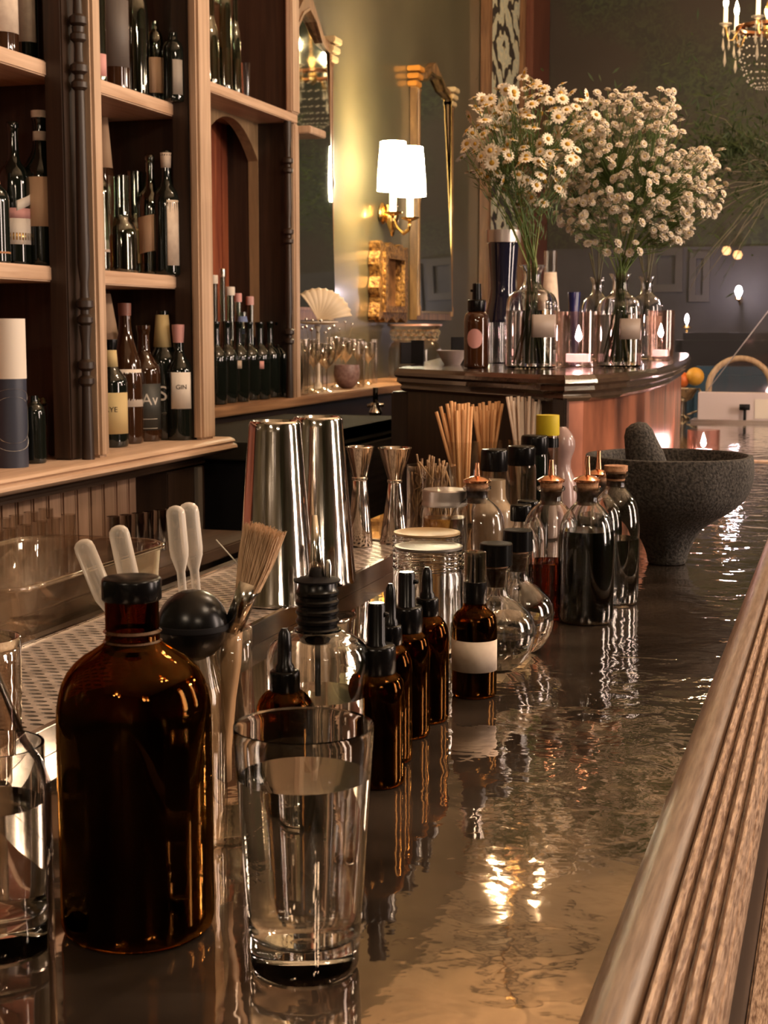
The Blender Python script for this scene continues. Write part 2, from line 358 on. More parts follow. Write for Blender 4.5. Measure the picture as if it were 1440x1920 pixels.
# ================================================================== THE BAR COUNTER
def bar_mat():
    m, nt, b = nodes('lacquered_bar_top'); L = nt.links.new
    b.inputs['Roughness'].default_value = .035; b.inputs['Metallic'].default_value = .85; b.inputs['IOR'].default_value = 1.6
    b.inputs['Coat Weight'].default_value = .7; b.inputs['Coat Roughness'].default_value = .03
    tc = nt.nodes.new('ShaderNodeTexCoord')
    n0 = nt.nodes.new('ShaderNodeTexNoise'); n0.inputs['Scale'].default_value = 9; n0.inputs['Detail'].default_value = 8
    c0 = nt.nodes.new('ShaderNodeValToRGB'); c0.color_ramp.elements[0].color = (.14, .098, .07, 1); c0.color_ramp.elements[1].color = (.42, .31, .23, 1)
    c0.color_ramp.elements[0].position = .3; c0.color_ramp.elements[1].position = .75
    L(tc.outputs['Object'], n0.inputs[0]); L(n0.outputs['Fac'], c0.inputs[0]); L(c0.outputs[0], b.inputs['Base Color'])
    # ripples of the poured lacquer: crossing low waves plus fine dimples, stronger towards the guests' side
    n1 = nt.nodes.new('ShaderNodeTexNoise'); n1.inputs['Scale'].default_value = 17; n1.inputs['Detail'].default_value = 2.5; n1.inputs['Distortion'].default_value = .6
    n2 = nt.nodes.new('ShaderNodeTexNoise'); n2.inputs['Scale'].default_value = 62; n2.inputs['Detail'].default_value = 2
    n3 = nt.nodes.new('ShaderNodeTexNoise'); n3.inputs['Scale'].default_value = 2.2; n3.inputs['Detail'].default_value = 1
    sx = nt.nodes.new('ShaderNodeSeparateXYZ')
    mr = nt.nodes.new('ShaderNodeMapRange'); mr.inputs[1].default_value = -.55; mr.inputs[2].default_value = -.18; mr.inputs[3].default_value = .04; mr.inputs[4].default_value = 1
    my = nt.nodes.new('ShaderNodeMapRange'); my.inputs[1].default_value = .95; my.inputs[2].default_value = 1.7; my.inputs[3].default_value = .2; my.inputs[4].default_value = 1
    def mth(op, a, c):
        n = nt.nodes.new('ShaderNodeMath'); n.operation = op
        for i, v in enumerate((a, c)):
            if isinstance(v, float): n.inputs[i].default_value = v
            else: L(v, n.inputs[i])
        return n.outputs[0]
    for n in (n1, n2, n3): L(tc.outputs['Object'], n.inputs[0])
    L(tc.outputs['Object'], sx.inputs[0]); L(sx.outputs[0], mr.inputs[0]); L(sx.outputs[1], my.inputs[0])
    h = mth('ADD', n1.outputs['Fac'], mth('MULTIPLY', n2.outputs['Fac'], .16))
    h = mth('MULTIPLY', h, mth('MULTIPLY', mr.outputs[0], my.outputs[0])); h = mth('MULTIPLY', h, mth('ADD', n3.outputs['Fac'], .15))
    bp = nt.nodes.new('ShaderNodeBump'); bp.inputs['Strength'].default_value = 1.0; bp.inputs['Distance'].default_value = .0042
    L(h, bp.inputs['Height']); L(bp.outputs[0], b.inputs['Normal']); L(bp.outputs[0], b.inputs['Coat Normal'])
    return m
BARM = bar_mat()
bar = thing('bar_counter', 'long glossy dark bar counter with a ribbed wooden edge rail', 'bar', (0, 0, 0))
mkbox('counter_top', (-.895, -.122, -.9, 6.7, 1.03, BAR), BARM, bar, .002)
rail_prof = [(-.125, 1.02), (-.125, BAR + .006), (-.121, BAR + .011), (-.113, BAR + .0145), (-.105, BAR + .0135), (-.098, BAR + .009), (-.0955, BAR + .003)]
bead_prof = [(-.1225, 1.03)] + rail_prof[1:] + [(-.0955, 1.03)]
rail_prof = [(-.0954, 1.02), (-.0954, BAR - .002)]
for i in range(4):
    x0 = -.0955 + i * .0098; zt = BAR + .0075 - i * .0035
    rail_prof += [(x0 + .0006, zt - .006), (x0 + .0014, zt), (x0 + .0035, zt + .003), (x0 + .0058, zt + .0024), (x0 + .0074, zt - .002), (x0 + .0082, zt - .013), (x0 + .0095, zt - .013)]
rail_prof += [(-.0545, BAR - .025), (-.056, BAR - .05), (-.0954, BAR - .06)]
prism('ribbed_edge', rail_prof, 'y', -.9, 6.7, RAILW, bar, True); prism('rounded_edge_bead', bead_prof, 'y', -.9, 6.7, BEADW, bar, True)
mkbox('lower_ledge', (-.099, -.062, -.9, 6.7, .49, .53), RAILW, bar, .004)
mkbox('front_panel', (-.16, -.1, -.9, 6.7, 0, 1.03), WOOD_DV, bar)
mkbox('inner_panel', (-.9, -.87, -.9, 6.7, 0, 1.03), WOOD_DV, bar)
mkbox('underbar_shelf', (-1.16, -.9, -.6, 3.2, .955, .985), STEELB, bar)
mkbox('shelf_apron', (-1.165, -1.155, -.6, 3.2, .3, .985), STEELB, bar)
prism('joint_strip', [(-.88, 1.069), (-.13, 1.069), (-.13, 1.073), (-.88, 1.073)], 'y', 4.31, 4.345, WOOD_L, bar)

# perforated drip tray
tray = thing('drip_tray', 'long perforated steel drip tray along the inner edge of the bar', 'tray', (0, 0, BAR))
TX0, TX1, TY0, TY1, TZ = -.868, -.668, .6, 2.36, .022
def perforated():
    bm = bmesh.new(); cw = .02; ch = .0125
    nx = int((TX1 - TX0 - .012) / cw); ny = int((TY1 - TY0) / ch)
    for j in range(ny):
        for i in range(nx + 1):
            off = (j % 2) * cw / 2
            x0 = TX0 + .004 + (i - .5) * cw + off; x1 = x0 + cw
            x0c, x1c = max(x0, TX0 + .003), min(x1, TX1 - .003)
            if x1c - x0c < .002: continue
            y0 = TY0 + j * ch; y1 = y0 + ch; cx_ = (x0 + x1) / 2; cy_ = (y0 + y1) / 2
            if x1c - x0c < cw - 1e-6:
                v = [bm.verts.new(p) for p in ((x0c, y0, TZ), (x1c, y0, TZ), (x1c, y1, TZ), (x0c, y1, TZ))]; bm.faces.new(v); continue
            O = [bm.verts.new((cx_ + sx * cw / 2 * a, cy_ + sy * ch / 2 * b, TZ)) for sx, sy, a, b in ((1, 0, 1, 0), (1, 1, 1, 1), (0, 1, 0, 1), (-1, 1, 1, 1), (-1, 0, 1, 0), (-1, -1, 1, 1), (0, -1, 0, 1), (1, -1, 1, 1))]
            I = [bm.verts.new((cx_ + .0075 * math.cos(k * math.pi / 4), cy_ + .0036 * math.sin(k * math.pi / 4), TZ)) for k in range(8)]
            I2 = [bm.verts.new((v.co.x, v.co.y, TZ - .0015)) for v in I]
            for k in range(8):
                l = (k + 1) % 8; bm.faces.new((O[k], O[l], I[l], I[k])); bm.faces.new((I[k], I[l], I2[l], I2[k]))
    return bm
link('perforated_plate', perforated(), noise_col(pbr('bright_worn_steel', (.6, .52, .46), .42, .6), (.45, .38, .33), (.75, .65, .58), (40, 40, 4)), tray, False)
mkbox('tray_floor', (TX0, TX1, TY0, TY1, .0005, .004), BLACKM, tray, 0)
bm = bmesh.new()
for b_ in ((TX0 - .004, TX0 + .004, TY0, TY1, 0, TZ + .003), (TX1 - .004, TX1 + .004, TY0, TY1, 0, TZ + .003), (TX0 + .004, TX1 - .004, TY1 - .004, TY1 + .004, 0, TZ + .003), (TX0 + .004, TX1 - .004, TY0 - .004, TY0 + .004, 0, TZ + .003)):
    box(bm, *b_, bev=.001)
link('tray_rim', bm, STEEL, tray, False)

# ================================================================== BACK BAR
cab = thing('back_bar_cabinet', 'dark wooden shelving cabinet with turned columns and pale worn shelf edges', 'cabinet', (0, 0, 0))
L1 = 1.185
ledge_prof = [(-1.74, L1), (-1.415, L1), (-1.405, L1 - .004), (-1.402, L1 - .009), (-1.408, L1 - .013), (-1.398, L1 - .017), (-1.396, L1 - .024), (-1.403, L1 - .03), (-1.42, L1 - .036), (-1.74, L1 - .036)]
prism('base_ledge', ledge_prof, 'y', 1.4, 3.32, WOOD_L, cab, True)
prism('lower_moulding', [(-1.7, 1.1485), (-1.435, 1.1485), (-1.432, 1.142), (-1.428, 1.138), (-1.428, 1.133), (-1.445, 1.128), (-1.7, 1.128)], 'y', 1.4, 3.2, WOOD_D, cab, True)
mkbox('back_panel', (-1.74, -1.72, 1.4, 3.27, L1, 3.3), WOOD_R, cab)
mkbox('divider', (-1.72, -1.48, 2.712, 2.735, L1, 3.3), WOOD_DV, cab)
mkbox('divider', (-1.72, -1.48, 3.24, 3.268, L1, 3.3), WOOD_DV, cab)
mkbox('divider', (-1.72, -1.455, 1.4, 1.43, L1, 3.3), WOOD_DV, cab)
for y0, y1 in ((1.43, 2.712), (2.735, 3.24)):
    for z in (1.565, 1.955, 2.38):
        mkbox('shelf', (-1.72, -1.495, y0, y1, z - .03, z), WOOD_L, cab)
mkbox('pilaster', (-1.46, -1.43, 2.695, 2.735, L1, 3.3), WOOD_V, cab, .006)
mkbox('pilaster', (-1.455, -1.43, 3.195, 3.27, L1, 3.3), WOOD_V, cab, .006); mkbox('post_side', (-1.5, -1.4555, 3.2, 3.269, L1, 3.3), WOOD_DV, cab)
def column(x, y, z0, z1, r, rings, mat, parent):
    pr = [(0, z0), (r, z0), (r, z0 + .01)]
    def bead(z, k=1.0): return [(r * .75, z - .03 * k), (r * 1.25, z - .024 * k), (r * 1.25, z - .014 * k), (r * .7, z - .008 * k), (r * .7, z), (r * 1.35, z + .006 * k), (r * 1.35, z + .018 * k), (r * .75, z + .024 * k), (r * .65, z + .05 * k), (r, z + .09 * k)]
    for z in rings:
        if z0 + .05 < z < z1 - .12: pr += bead(z)
    pr += [(r, z1 - .01), (r, z1), (0, z1)]
    return lathe('turned_column', pr, mat, parent, 24, loc=(x, y, 0))
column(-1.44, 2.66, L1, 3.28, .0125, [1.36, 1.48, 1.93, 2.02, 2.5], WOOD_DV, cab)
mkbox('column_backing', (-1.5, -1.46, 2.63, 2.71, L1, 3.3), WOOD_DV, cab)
# lower plinth with beadboard
bb = bmesh.new()
y = 1.4
while y < 3.0: box(bb, -1.53, -1.508, y, y + .052, .3, 1.127, bev=.004); y += .058
link('beadboard', bb, wood('beadboard_wood', (.3, .18, .11), (.44, .27, .18), .5, (30, 30, 2)), cab, False)
mkbox('side_panel', (-1.62, -1.43, 3.0, 3.2, .3, 1.127), WOOD_DV, cab)
mkbox('side_panel_edge', (-1.43, -1.42, 3.14, 3.165, .3, 1.127), pbr('dull_edge', (.14, .12, .1), .5), cab, .001)
mkbox('plinth', (-1.9, -1.54, 1.4, 3.2, 0, 1.149), WOOD_D, cab)
# recessed arched bay
mkbox('bay_back_panel', (-2.04, -2.02, 3.3, 4.78, 1.16, 3.3), WOOD_R, cab)
bm = bmesh.new()
for i in range(16): box(bm, -2.021, -2.016, 3.3 + i * .0925, 3.3 + i * .0925 + .085, 1.17, 3.2, bev=.002)
link('bay_planks', bm, WOOD_R, cab, False)
shz = zfor(atx(390, 150, -1.78), 150)
mkbox('bay_shelf', (-2.02, -1.78, 3.27, 4.78, shz - .03, shz), WOOD_L, cab)
mkbox('side_panel', (-2.02, -1.80, 4.735, 4.775, 1.2, 3.3), WOOD_DV, cab)
mkbox('pilaster', (-1.80, -1.775, 4.72, 4.79, shz, 3.3), WOOD_V, cab, .005)
mkbox('pilaster', (-1.80, -1.782, 4.755, 4.8, 1.2, shz - .03), WOOD_V, cab, .005)
mkbox('capital_shelf', (-2.02, -1.74, 4.79, 4.95, 2.09, 2.115), WOOD_V, cab)
mkbox('end_pilaster', (-1.98, -1.87, 4.90, 4.94, 2.115, 3.3), WOOD_V, cab)
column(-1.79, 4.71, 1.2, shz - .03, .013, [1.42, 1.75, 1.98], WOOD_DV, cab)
# arch board: spandrel with a pointed arch cut
yc, hw = 4.5, .232
zs_, zt_ = zfor(atx(485, 300, -1.92), 305), zfor(atx(430, 222, -1.92), 222)
arc = []
for i in range(17):
    t = -1 + 2 * i / 16; arc.append((yc + hw * t, zs_ + (zt_ - zs_) * (1 - abs(t) ** 2.1)))
top = shz - .03
poly = [(3.3, 1.22), (3.3, top), (4.735, top), (4.735, 1.22), (yc + hw + .004, 1.22)] + [(a[0], a[1]) for a in arc[::-1]] + [(yc - hw, 1.22)]
prism('arch_board', poly, 'x', -1.94, -1.905, wood('arch_board_wood', (.2, .125, .065), (.3, .19, .1), .5, (20, 20, 2)), cab)

ledge2 = thing('display_ledge', 'long brown wooden ledge under the mirrors, crowded with glassware', 'shelf', (0, 0, 0))
L2 = 1.212
mkbox('ledge_top', (WX + .002, -1.77, 3.3, 7.4, L2 - .03, L2), WOOD_B, ledge2, .004)
mkbox('ledge_apron', (-2.05, -1.8, 3.3, 7.4, .9, L2 - .03), WOOD_D, ledge2)
mkbox('ledge_base', (-2.09, -1.86, 3.3, 7.4, 0, .9), WOOD_D, ledge2)

counter = thing('work_counter', 'low dark counter behind the bar, under the beadboard', 'counter', (0, 0, 0))
mkbox('counter_top', (-1.5, -1.2, 1.2, 3.0, .98, 1.005), wood('counter_dark_wood', (.05, .03, .02), (.12, .075, .05), .35), counter)
mkbox('counter_base', (-1.49, -1.23, 1.2, 3.0, 0, .98), WOOD_D, counter)
cool = thing('steel_cooler', 'low steel back bar cooler behind the shaker tins', 'cooler', (0, 0, 0))
mkbox('cabinet_body', (-1.765, -1.36, 3.42, 4.6, .05, 1.12), BLACKM, cool)
mkbox('cooler_top', (-1.765, -1.34, 3.4, 4.6, 1.12, 1.165), pbr('dull_steel_top', (.03, .026, .02), .8, ior=1.1), cool)
mkbox('top_lip', (-1.345, -1.336, 3.4, 4.6, 1.135, 1.166), STEELB, cool); mkbox('door', (-1.362, -1.34, 3.46, 3.98, .1, 1.11), STEELB, cool); mkbox('top_lip', (-1.345, -1.336, 3.4, 4.6, 1.135, 1.166), STEELB, cool); mkbox('door', (-1.362, -1.34, 4.02, 4.56, .1, 1.11), STEELB, cool)

# ================================================================== LEFT WALL: mirrors, sconce, picture, panel
def glass_tilt(o, hh):
    # glass turned slightly to steer where its reflections fall
    if hh[0] > 0: o.rotation_euler = (0, -math.radians(1.6), -math.radians(TILT)); o.location.x += .032
TILT = 5.4
def gothic(px0, px1, ybot, ysh, ypk, pxc, fw, nm, label, x=WX):
    """tall mirror with a pointed gable on the left wall"""
    y0 = atx(px0, ysh, x).y; y1 = atx(px1, ysh, x).y; yc_ = (y0 + y1) / 2
    P = (x, yc_, 0); zb = zfor(P, ybot); zsh = zfor((x, y1, 0), ysh); zp = zfor(P, ypk)
    t = thing('gothic_mirror', label, 'mirror', (x, yc_, zb)); H = zsh - zb; hw_ = (y1 - y0) / 2; G = zp - zb
    out = [(-hw_, 0), (-hw_, H), (-hw_ * .62, H + .01), (-hw_ * .3, H + (G - H) * .55), (0, G), (hw_ * .3, H + (G - H) * .55), (hw_ * .62, H + .01), (hw_, H), (hw_, 0)]
    inn = [(-hw_ + fw, fw), (-hw_ + fw, H - fw * .9), (-hw_ * .5, H - fw * .4), (-hw_ * .25, H + (G - H) * .3), (0, G - fw * 1.7), (hw_ * .25, H + (G - H) * .3), (hw_ * .5, H - fw * .4), (hw_ - fw, H - fw * .9), (hw_ - fw, fw)]
    ringprism('frame', out, inn, 'x', .002, .04, nm, t)
    q = .018
    inn2 = [(a * .97, b_ + (.012 if b_ > H * .5 else -.01)) for a, b_ in inn]
    ringprism('gilt_lip', [(a * 1.06, b_ + (.012 if b_ > H * .5 else -.012)) for a, b_ in inn], inn, 'x', .03, .045, BRASS if nm is not WOOD_MF else WOOD_MF, t)
    prism('mirror_glass', inn, 'x', .006, .012, MIRM, t)
    glass_tilt(t.children[-1] if False else [c for c in t.children if c.name.startswith('mirror_glass')][0], (hw_, H))
    for s_ in (-1, 1):
        bm = bmesh.new()
        for k in range(3): box(bm, .0, .05 + .008 * k, s_ * hw_ - .045 + .003 * k * -1, s_ * hw_ + .045, H - .07 + k * .035, H - .045 + k * .035, bev=.004)
        link('capital', bm, CAPM if s_ > 0 or nm is WOOD_MF else CAPO, t, False)
    for k, s_ in enumerate((-1, 1)):
        lathe('side_colonnette', [(0, .02), (.016, .02), (.018, .06), (.011, .08), (.011, H * .5 - .03), (.017, H * .5), (.011, H * .5 + .03), (.011, H - .1), (.018, H - .08), (0, H - .08)], nm, t, 16, loc=(.038, s_ * (hw_ - fw * .5), 0))
    return t
CAPM = pbr('cream_capital', (.6, .45, .25), .5); CAPO = pbr('gilt_capital', (.6, .25, .04), .4, .3)
MIRM = pbr('mirror_silvering', (.72, .78, .72), .03, 1.0)
WOOD_MF = wood('mirror_frame_wood', (.12, .055, .025), (.26, .13, .06), .35, (30, 30, 2))
WOOD_MG = noise_col(pbr('gilded_frame_wood', (.2, .1, .04), .4, .1), (.1, .05, .02), (.27, .15, .06), (30, 30, 6))
gothic(514, 607, 600, 84, -22, 556, .05, WOOD_MF, 'tall gothic mirror in dark carved wood with a pointed gable, beside the cabinet')
TILT = 2.0
gothic(768, 836, 600, 175, 118, 826, .045, WOOD_MG, 'tall gilded gothic mirror to the right of the wall lamp')
# ornate small frame
a0 = atx(690, 530, WX); a1 = atx(744, 530, WX); zt1 = zfor(a1, 465); zb1 = zfor(a0, 600)
pf = thing('ornate_picture', 'small thick carved gold picture frame hung below the wall lamp', 'picture', (WX, (a0.y + a1.y) / 2, zb1)); hw_ = (a1.y - a0.y) / 2; H = zt1 - zb1
n = 40; outl = []; inl = []
for (c0, c1) in (((-hw_, 0), (-hw_, H)), ((-hw_, H), (hw_, H)), ((hw_, H), (hw_, 0)), ((hw_, 0), (-hw_, 0))):
    for i in range(14):
        t = i / 14; py_, pz_ = c0[0] + (c1[0] - c0[0]) * t, c0[1] + (c1[1] - c0[1]) * t; wv = .012 * math.sin(t * math.pi * 6)
        k = 1 + wv / hw_; outl.append((py_ * k, H / 2 + (pz_ - H / 2) * (1 + wv / H * 2))); inl.append((py_ * .62, H / 2 + (pz_ - H / 2) * .66))
GILT = noise_col(pbr('carved_gilt', (.5, .28, .06), .4, .5), (.07, .025, .008), (.38, .2, .055), (60, 60, 60), 4, 1.0, .01)
ringprism('frame', outl, inl, 'x', .003, .055, GILT, pf)
ringprism('inner_moulding', [(a * 1.25, H / 2 + (b_ - H / 2) * 1.2) for a, b_ in inl], [(a * .95, H / 2 + (b_ - H / 2) * .95) for a, b_ in inl], 'x', .05, .07, GILT, pf)
prism('painting', inl, 'x', .005, .02, noise_col(pbr('dark_brown_painting', (.2, .08, .03), .5), (.08, .03, .012), (.35, .16, .06), (12, 12, 12)), pf)
# wall sconce
sp = atx(712, 400, WX)
sco = thing('wall_sconce', 'brass wall lamp with two glowing white cloth shades', 'lamp', (WX, sp.y, sp.z))
lathe('backplate', [(0, 0), (.035, 0), (.05, .012), (.045, .02), (.02, .03), (0, .032)], BRASS, sco, 32, loc=(.002, 0, 0), rot=(0, math.pi / 2, 0))
lathe('finial', [(0, -.1), (.008, -.09), (.018, -.06), (.03, -.03), (.032, 0), (.024, .03), (.03, .045), (.012, .06), (0, .065)], BRASS, sco, 24, loc=(.06, 0, -.01))
SHADE = pbr('lit_lamp_shade', (.9, .8, .6), .8, emit=(1, .86, .56), es=20)
TUBEM = pbr('lit_candle_tube', (.9, .8, .6), .6, emit=(1, .8, .45), es=5)
for k, (px, py, xo) in enumerate(((737, 312, .14), (769, 322, .19))):
    q = aty(px, py, 1); q = atx(px, py, WX + xo + .06)
    base = Vector((q.x - WX, q.y - sp.y, q.z - sp.z))
    s = mpp(q); rt_ = 24 * s; rb = 30 * s; h2 = 45 * s
    
    pr = [(rt_, h2), (rb * .96, -h2 * .3), (rb, -h2), (rb - .003, -h2), (rb * .96 - .003, -h2 * .3), (rt_ - .003, h2)]
    pr.append(pr[0])
    sh = lathe('lamp_shade', pr[:-1] + [pr[0]], SHADE, sco, 32, loc=base)
    tube('candle_tube', [base + Vector((0, 0, -h2 - 40 * s)), base + Vector((0, 0, -h2 * .2))], .014, TUBEM, sco, 14)
    lathe('drip_pan', [(0, 0), (.012, 0), (.04, .012), (.042, .016), (.012, .008), (0, .008)], BRASS, sco, 24, loc=base + Vector((0, 0, -h2 - 46 * s)))
    e = base + Vector((0, 0, -h2 - 46 * s)); m_ = Vector((.06, 0, -.01))
    tube('arm', [m_, m_ * .7 + e * .3 + Vector((0, 0, -.05)), m_ * .35 + e * .65 + Vector((0, 0, -.065)), e + Vector((-.005, 0, -.035)), e], .0075, BRASS, sco, 12)
    point_light('sconce_bulb', (WX + base.x, sp.y + base.y, sp.z + base.z), 11, WARM, .03)
# patterned panel and timber pilaster
def ikat():
    m, nt, b = nodes('ikat_pattern'); b.inputs['Roughness'].default_value = .7; L = nt.links.new
    tc = nt.nodes.new('ShaderNodeTexCoord'); sx = nt.nodes.new('ShaderNodeSeparateXYZ'); L(tc.outputs['Object'], sx.inputs[0])
    nz = nt.nodes.new('ShaderNodeTexNoise'); nz.inputs['Scale'].default_value = 9; L(tc.outputs['Object'], nz.inputs[0])
    def mt(op, a, c=0.0):
        n = nt.nodes.new('ShaderNodeMath'); n.operation = op
        for i, v in enumerate((a, c)):
            if isinstance(v, (int, float)): n.inputs[i].default_value = v
            else: L(v, n.inputs[i])
        return n.outputs[0]
    wob = mt('MULTIPLY', mt('SUBTRACT', nz.outputs['Fac'], .5), .25)
    u = mt('ABSOLUTE', mt('DIVIDE', sx.outputs[1], .42)); v = mt('PINGPONG', mt('ADD', sx.outputs[2], wob), .26)
    d = mt('ADD', mt('MULTIPLY', u, .26), v); s_ = mt('PINGPONG', d, .085)
    cr = nt.nodes.new('ShaderNodeValToRGB'); cr.color_ramp.interpolation = 'LINEAR'
    e = cr.color_ramp.elements; e[0].position = 0; e[0].color = (.03, .022, .018, 1); e[1].position = 1; e[1].color = (.62, .56, .38, 1)
    e.new(.36).color = (.03, .022, .018, 1); e.new(.46).color = (.6, .54, .36, 1); e.new(.8).color = (.4, .44, .38, 1)
    L(mt('DIVIDE', s_, .085), cr.inputs[0]); L(cr.outputs[0], b.inputs['Base Color']); return m
y0, y1 = atx(899, 200, WX).y, atx(968, 200, WX).y
pan = thing('patterned_panel', 'tall black and cream diamond patterned fabric panel framed in wood', 'wall hanging', (WX, (y0 + y1) / 2, 0)); hw_ = (y1 - y0) / 2
mkbox('fabric', (.003, .03, -hw_ + .06, hw_ - .06, 1.2, 3.99), ikat(), pan)
mkbox('frame_post', (.003, .06, -hw_, -hw_ + .06, .9, 3.99), WOOD_MF, pan); mkbox('frame_post', (.003, .06, hw_ - .06, hw_, .9, 3.99), WOOD_MF, pan)
y2 = atx(1004, 200, WX).y
WOOD_RB = wood('red_brown_pilaster_wood', (.1, .028, .016), (.17, .055, .032), .4, (20, 20, 1.5))
tag(mkbox('trim_1', (WX + .001, WX + .1, y1 + .02, min(y2, YF - .01), 0, CEIL - .001), WOOD_RB, bev=.008), kind='structure')
slab('baseboard_left', (WX, WX + .02, 7.5, YF, 0, .16), WOOD_D)
# ================================================================== CHANDELIERS
FLAME = pbr('lit_candle_bulb', (1, .8, .5), .5, emit=(1, .74, .4), es=45)
WAX = pbr('ivory_candle_sleeve', (.8, .68, .5), .5, emit=(1, .7, .35), es=.6)
DARKIRON = pbr('dark_iron', (.02, .015, .01), .5, .4)
CRYST = pbr('crystal', (.95, .85, .72), .08, trans=.45, ior=1.55)
def drop(bm, x, y, z, r, l):
    a = [bm.verts.new((x + r * math.cos(k * math.pi / 3), y + r * math.sin(k * math.pi / 3), z - l * .72)) for k in range(6)]
    t = bm.verts.new((x, y, z)); b = bm.verts.new((x, y, z - l))
    for k in range(6): bm.faces.new((t, a[k], a[(k + 1) % 6])); bm.faces.new((b, a[(k + 1) % 6], a[k]))
def chandelier(label, x, y, zarm, rb, n, watts, leaves=False, af=2.3):
    t = thing('chandelier', label, 'chandelier', (x, y, zarm))
    tube('hanging_rod', [(0, 0, .1), (0, 0, CEIL - zarm - .03)], .008, BRASS, t)
    lathe('canopy', [(0, 0), (.015, 0), (.04, .02), (.06, .035), (0, .035)], BRASS, t, 24, loc=(0, 0, CEIL - zarm - .036))
    lathe('crown_ring', [(rb, .03), (rb * 1.08, .04), (rb * 1.08, .055), (rb, .06), (rb * .95, .045), (rb, .03)], COPPER, t, 32)
    lathe('centre_stem', [(0, -.02), (.02, 0), (.028, .05), (.012, .09), (.022, .13), (.01, .18), (0, .18)], BRASS, t, 20)
    bm = bmesh.new()
    for k in range(22):
        a = 2 * math.pi * k / 22
        for j in range(9):
            u = j / 8; rr = rb * math.cos(u * 1.35) ** .7; zz = .03 - rb * 1.9 * math.sin(u * 1.35)
            bmesh.ops.create_icosphere(bm, subdivisions=1, radius=.006 - .002 * u, matrix=Matrix.Translation((rr * math.cos(a), rr * math.sin(a), zz)))
    tag(link('bead_basket', bm, CRYST, t, False), kind='stuff')
    for k in range(n):
        a = 2 * math.pi * k / n + .35; ca, sa = math.cos(a), math.sin(a); R_ = rb * af
        tube('arm', [(rb * ca, rb * sa, .04), ((rb * .6 + R_ * .4) * ca, (rb * .6 + R_ * .4) * sa, -.02), ((rb * .25 + R_ * .75) * ca, (rb * .25 + R_ * .75) * sa, -.02), (R_ * ca, R_ * sa, .05)], .006, BRASS, t)
        lathe('bobeche', [(0, 0), (.01, 0), (.032, .012), (.034, .018), (.01, .01), (0, .01)], CRYST, t, 16, loc=(R_ * ca, R_ * sa, .05))
        c = lathe('candle_sleeve', [(0, .06), (.011, .06), (.011, .15), (0, .15)], WAX, t, 12, loc=(R_ * ca, R_ * sa, 0))
        lathe('flame_bulb', [(0, .15), (.009, .155), (.014, .175), (.009, .2), (.002, .225), (0, .228)], FLAME, c, 12)
        bm = bmesh.new()
        for q in range(3):
            dx = .02 * math.cos(q * 2.1); dy = .02 * math.sin(q * 2.1)
            drop(bm, R_ * ca + dx, R_ * sa + dy, .05, .006, .05); drop(bm, R_ * ca + dx, R_ * sa + dy, -.005, .007, .07)
        drop(bm, R_ * ca, R_ * sa, -.06, .009, .1)
        tag(link('crystal_drops', bm, CRYST, t, False), kind='stuff')
    if leaves:
        for k in range(11):
            bm = bmesh.new(); a = k * 2.4; r_ = .1 + .02 * k; z0 = .3 + .03 * k
            tubebm(bm, [(0, 0, z0), (r_ * math.cos(a), r_ * math.sin(a), z0 + .06), (1.7 * r_ * math.cos(a + .5), 1.7 * r_ * math.sin(a + .5), z0 + .02), (2 * r_ * math.cos(a + .8), 2 * r_ * math.sin(a + .8), z0 - .07)], [.011, .01, .008, .005], 6); bmesh.ops.create_icosphere(bm, subdivisions=1, radius=.022, matrix=Matrix.Translation((2 * r_ * math.cos(a + .8), 2 * r_ * math.sin(a + .8), z0 - .07)) @ Matrix.Scale(.5, 4, (0, 0, 1)))
            link('scroll_branch', bm, DARKIRON, t)
    for k in range(n):
        a = 2 * math.pi * k / n + .35; point_light('chandelier_bulb', (x + rb * af * math.cos(a), y + rb * af * math.sin(a), zarm + .19), watts / n, WARM, .014)
    return t
c1 = aty(1440, 62, 8.5)
chandelier('crystal chandelier with a beaded basket, hanging at the top right', c1.x, c1.y, c1.z - .02, .16, 6, 16, af=1.45)
chandelier('brass chandelier mirrored in the bar top, hung above the bar', -1.48, 6.84, 3.2, .06, 3, 16, True)

# ================================================================== FAR SIDE OF THE ROOM
def frame_on_far(px0, px1, py0, py1, label, mat, fw=.05):
    a = aty(px0, py1, YF); b = aty(px1, py0, YF)
    t = thing('picture_frame', label, 'picture', ((a.x + b.x) / 2, YF, a.z)); hw_ = (b.x - a.x) / 2; H = b.z - a.z
    o = [(-hw_, 0), (-hw_, H), (hw_, H), (hw_, 0)]; i_ = [(-hw_ + fw, fw), (-hw_ + fw, H - fw), (hw_ - fw, H - fw), (hw_ - fw, fw)]
    ringprism('frame', o, i_, 'y', -.04, -.002, mat, t)
    prism('picture', i_, 'y', -.015, -.004, BLACKM, t)
GREYF = pbr('grey_painted_wood', (.06, .05, .046), .5)
frame_on_far(1218, 1282, 465, 548, 'large square grey frame with a dark picture on the far wall', GREYF)
frame_on_far(1292, 1333, 472, 566, 'narrower grey frame on the far wall, nearest the bright light', GREYF, .045)
WAINS = noise_col(pbr('blue_grey_wainscot', (.04, .036, .04), .5), (.034, .029, .031), (.055, .048, .052), (3, 3, 3))
slab('trim_2', (-1.99, 3.49, YF - .02, YF - .001, 0, 1.98), WAINS)
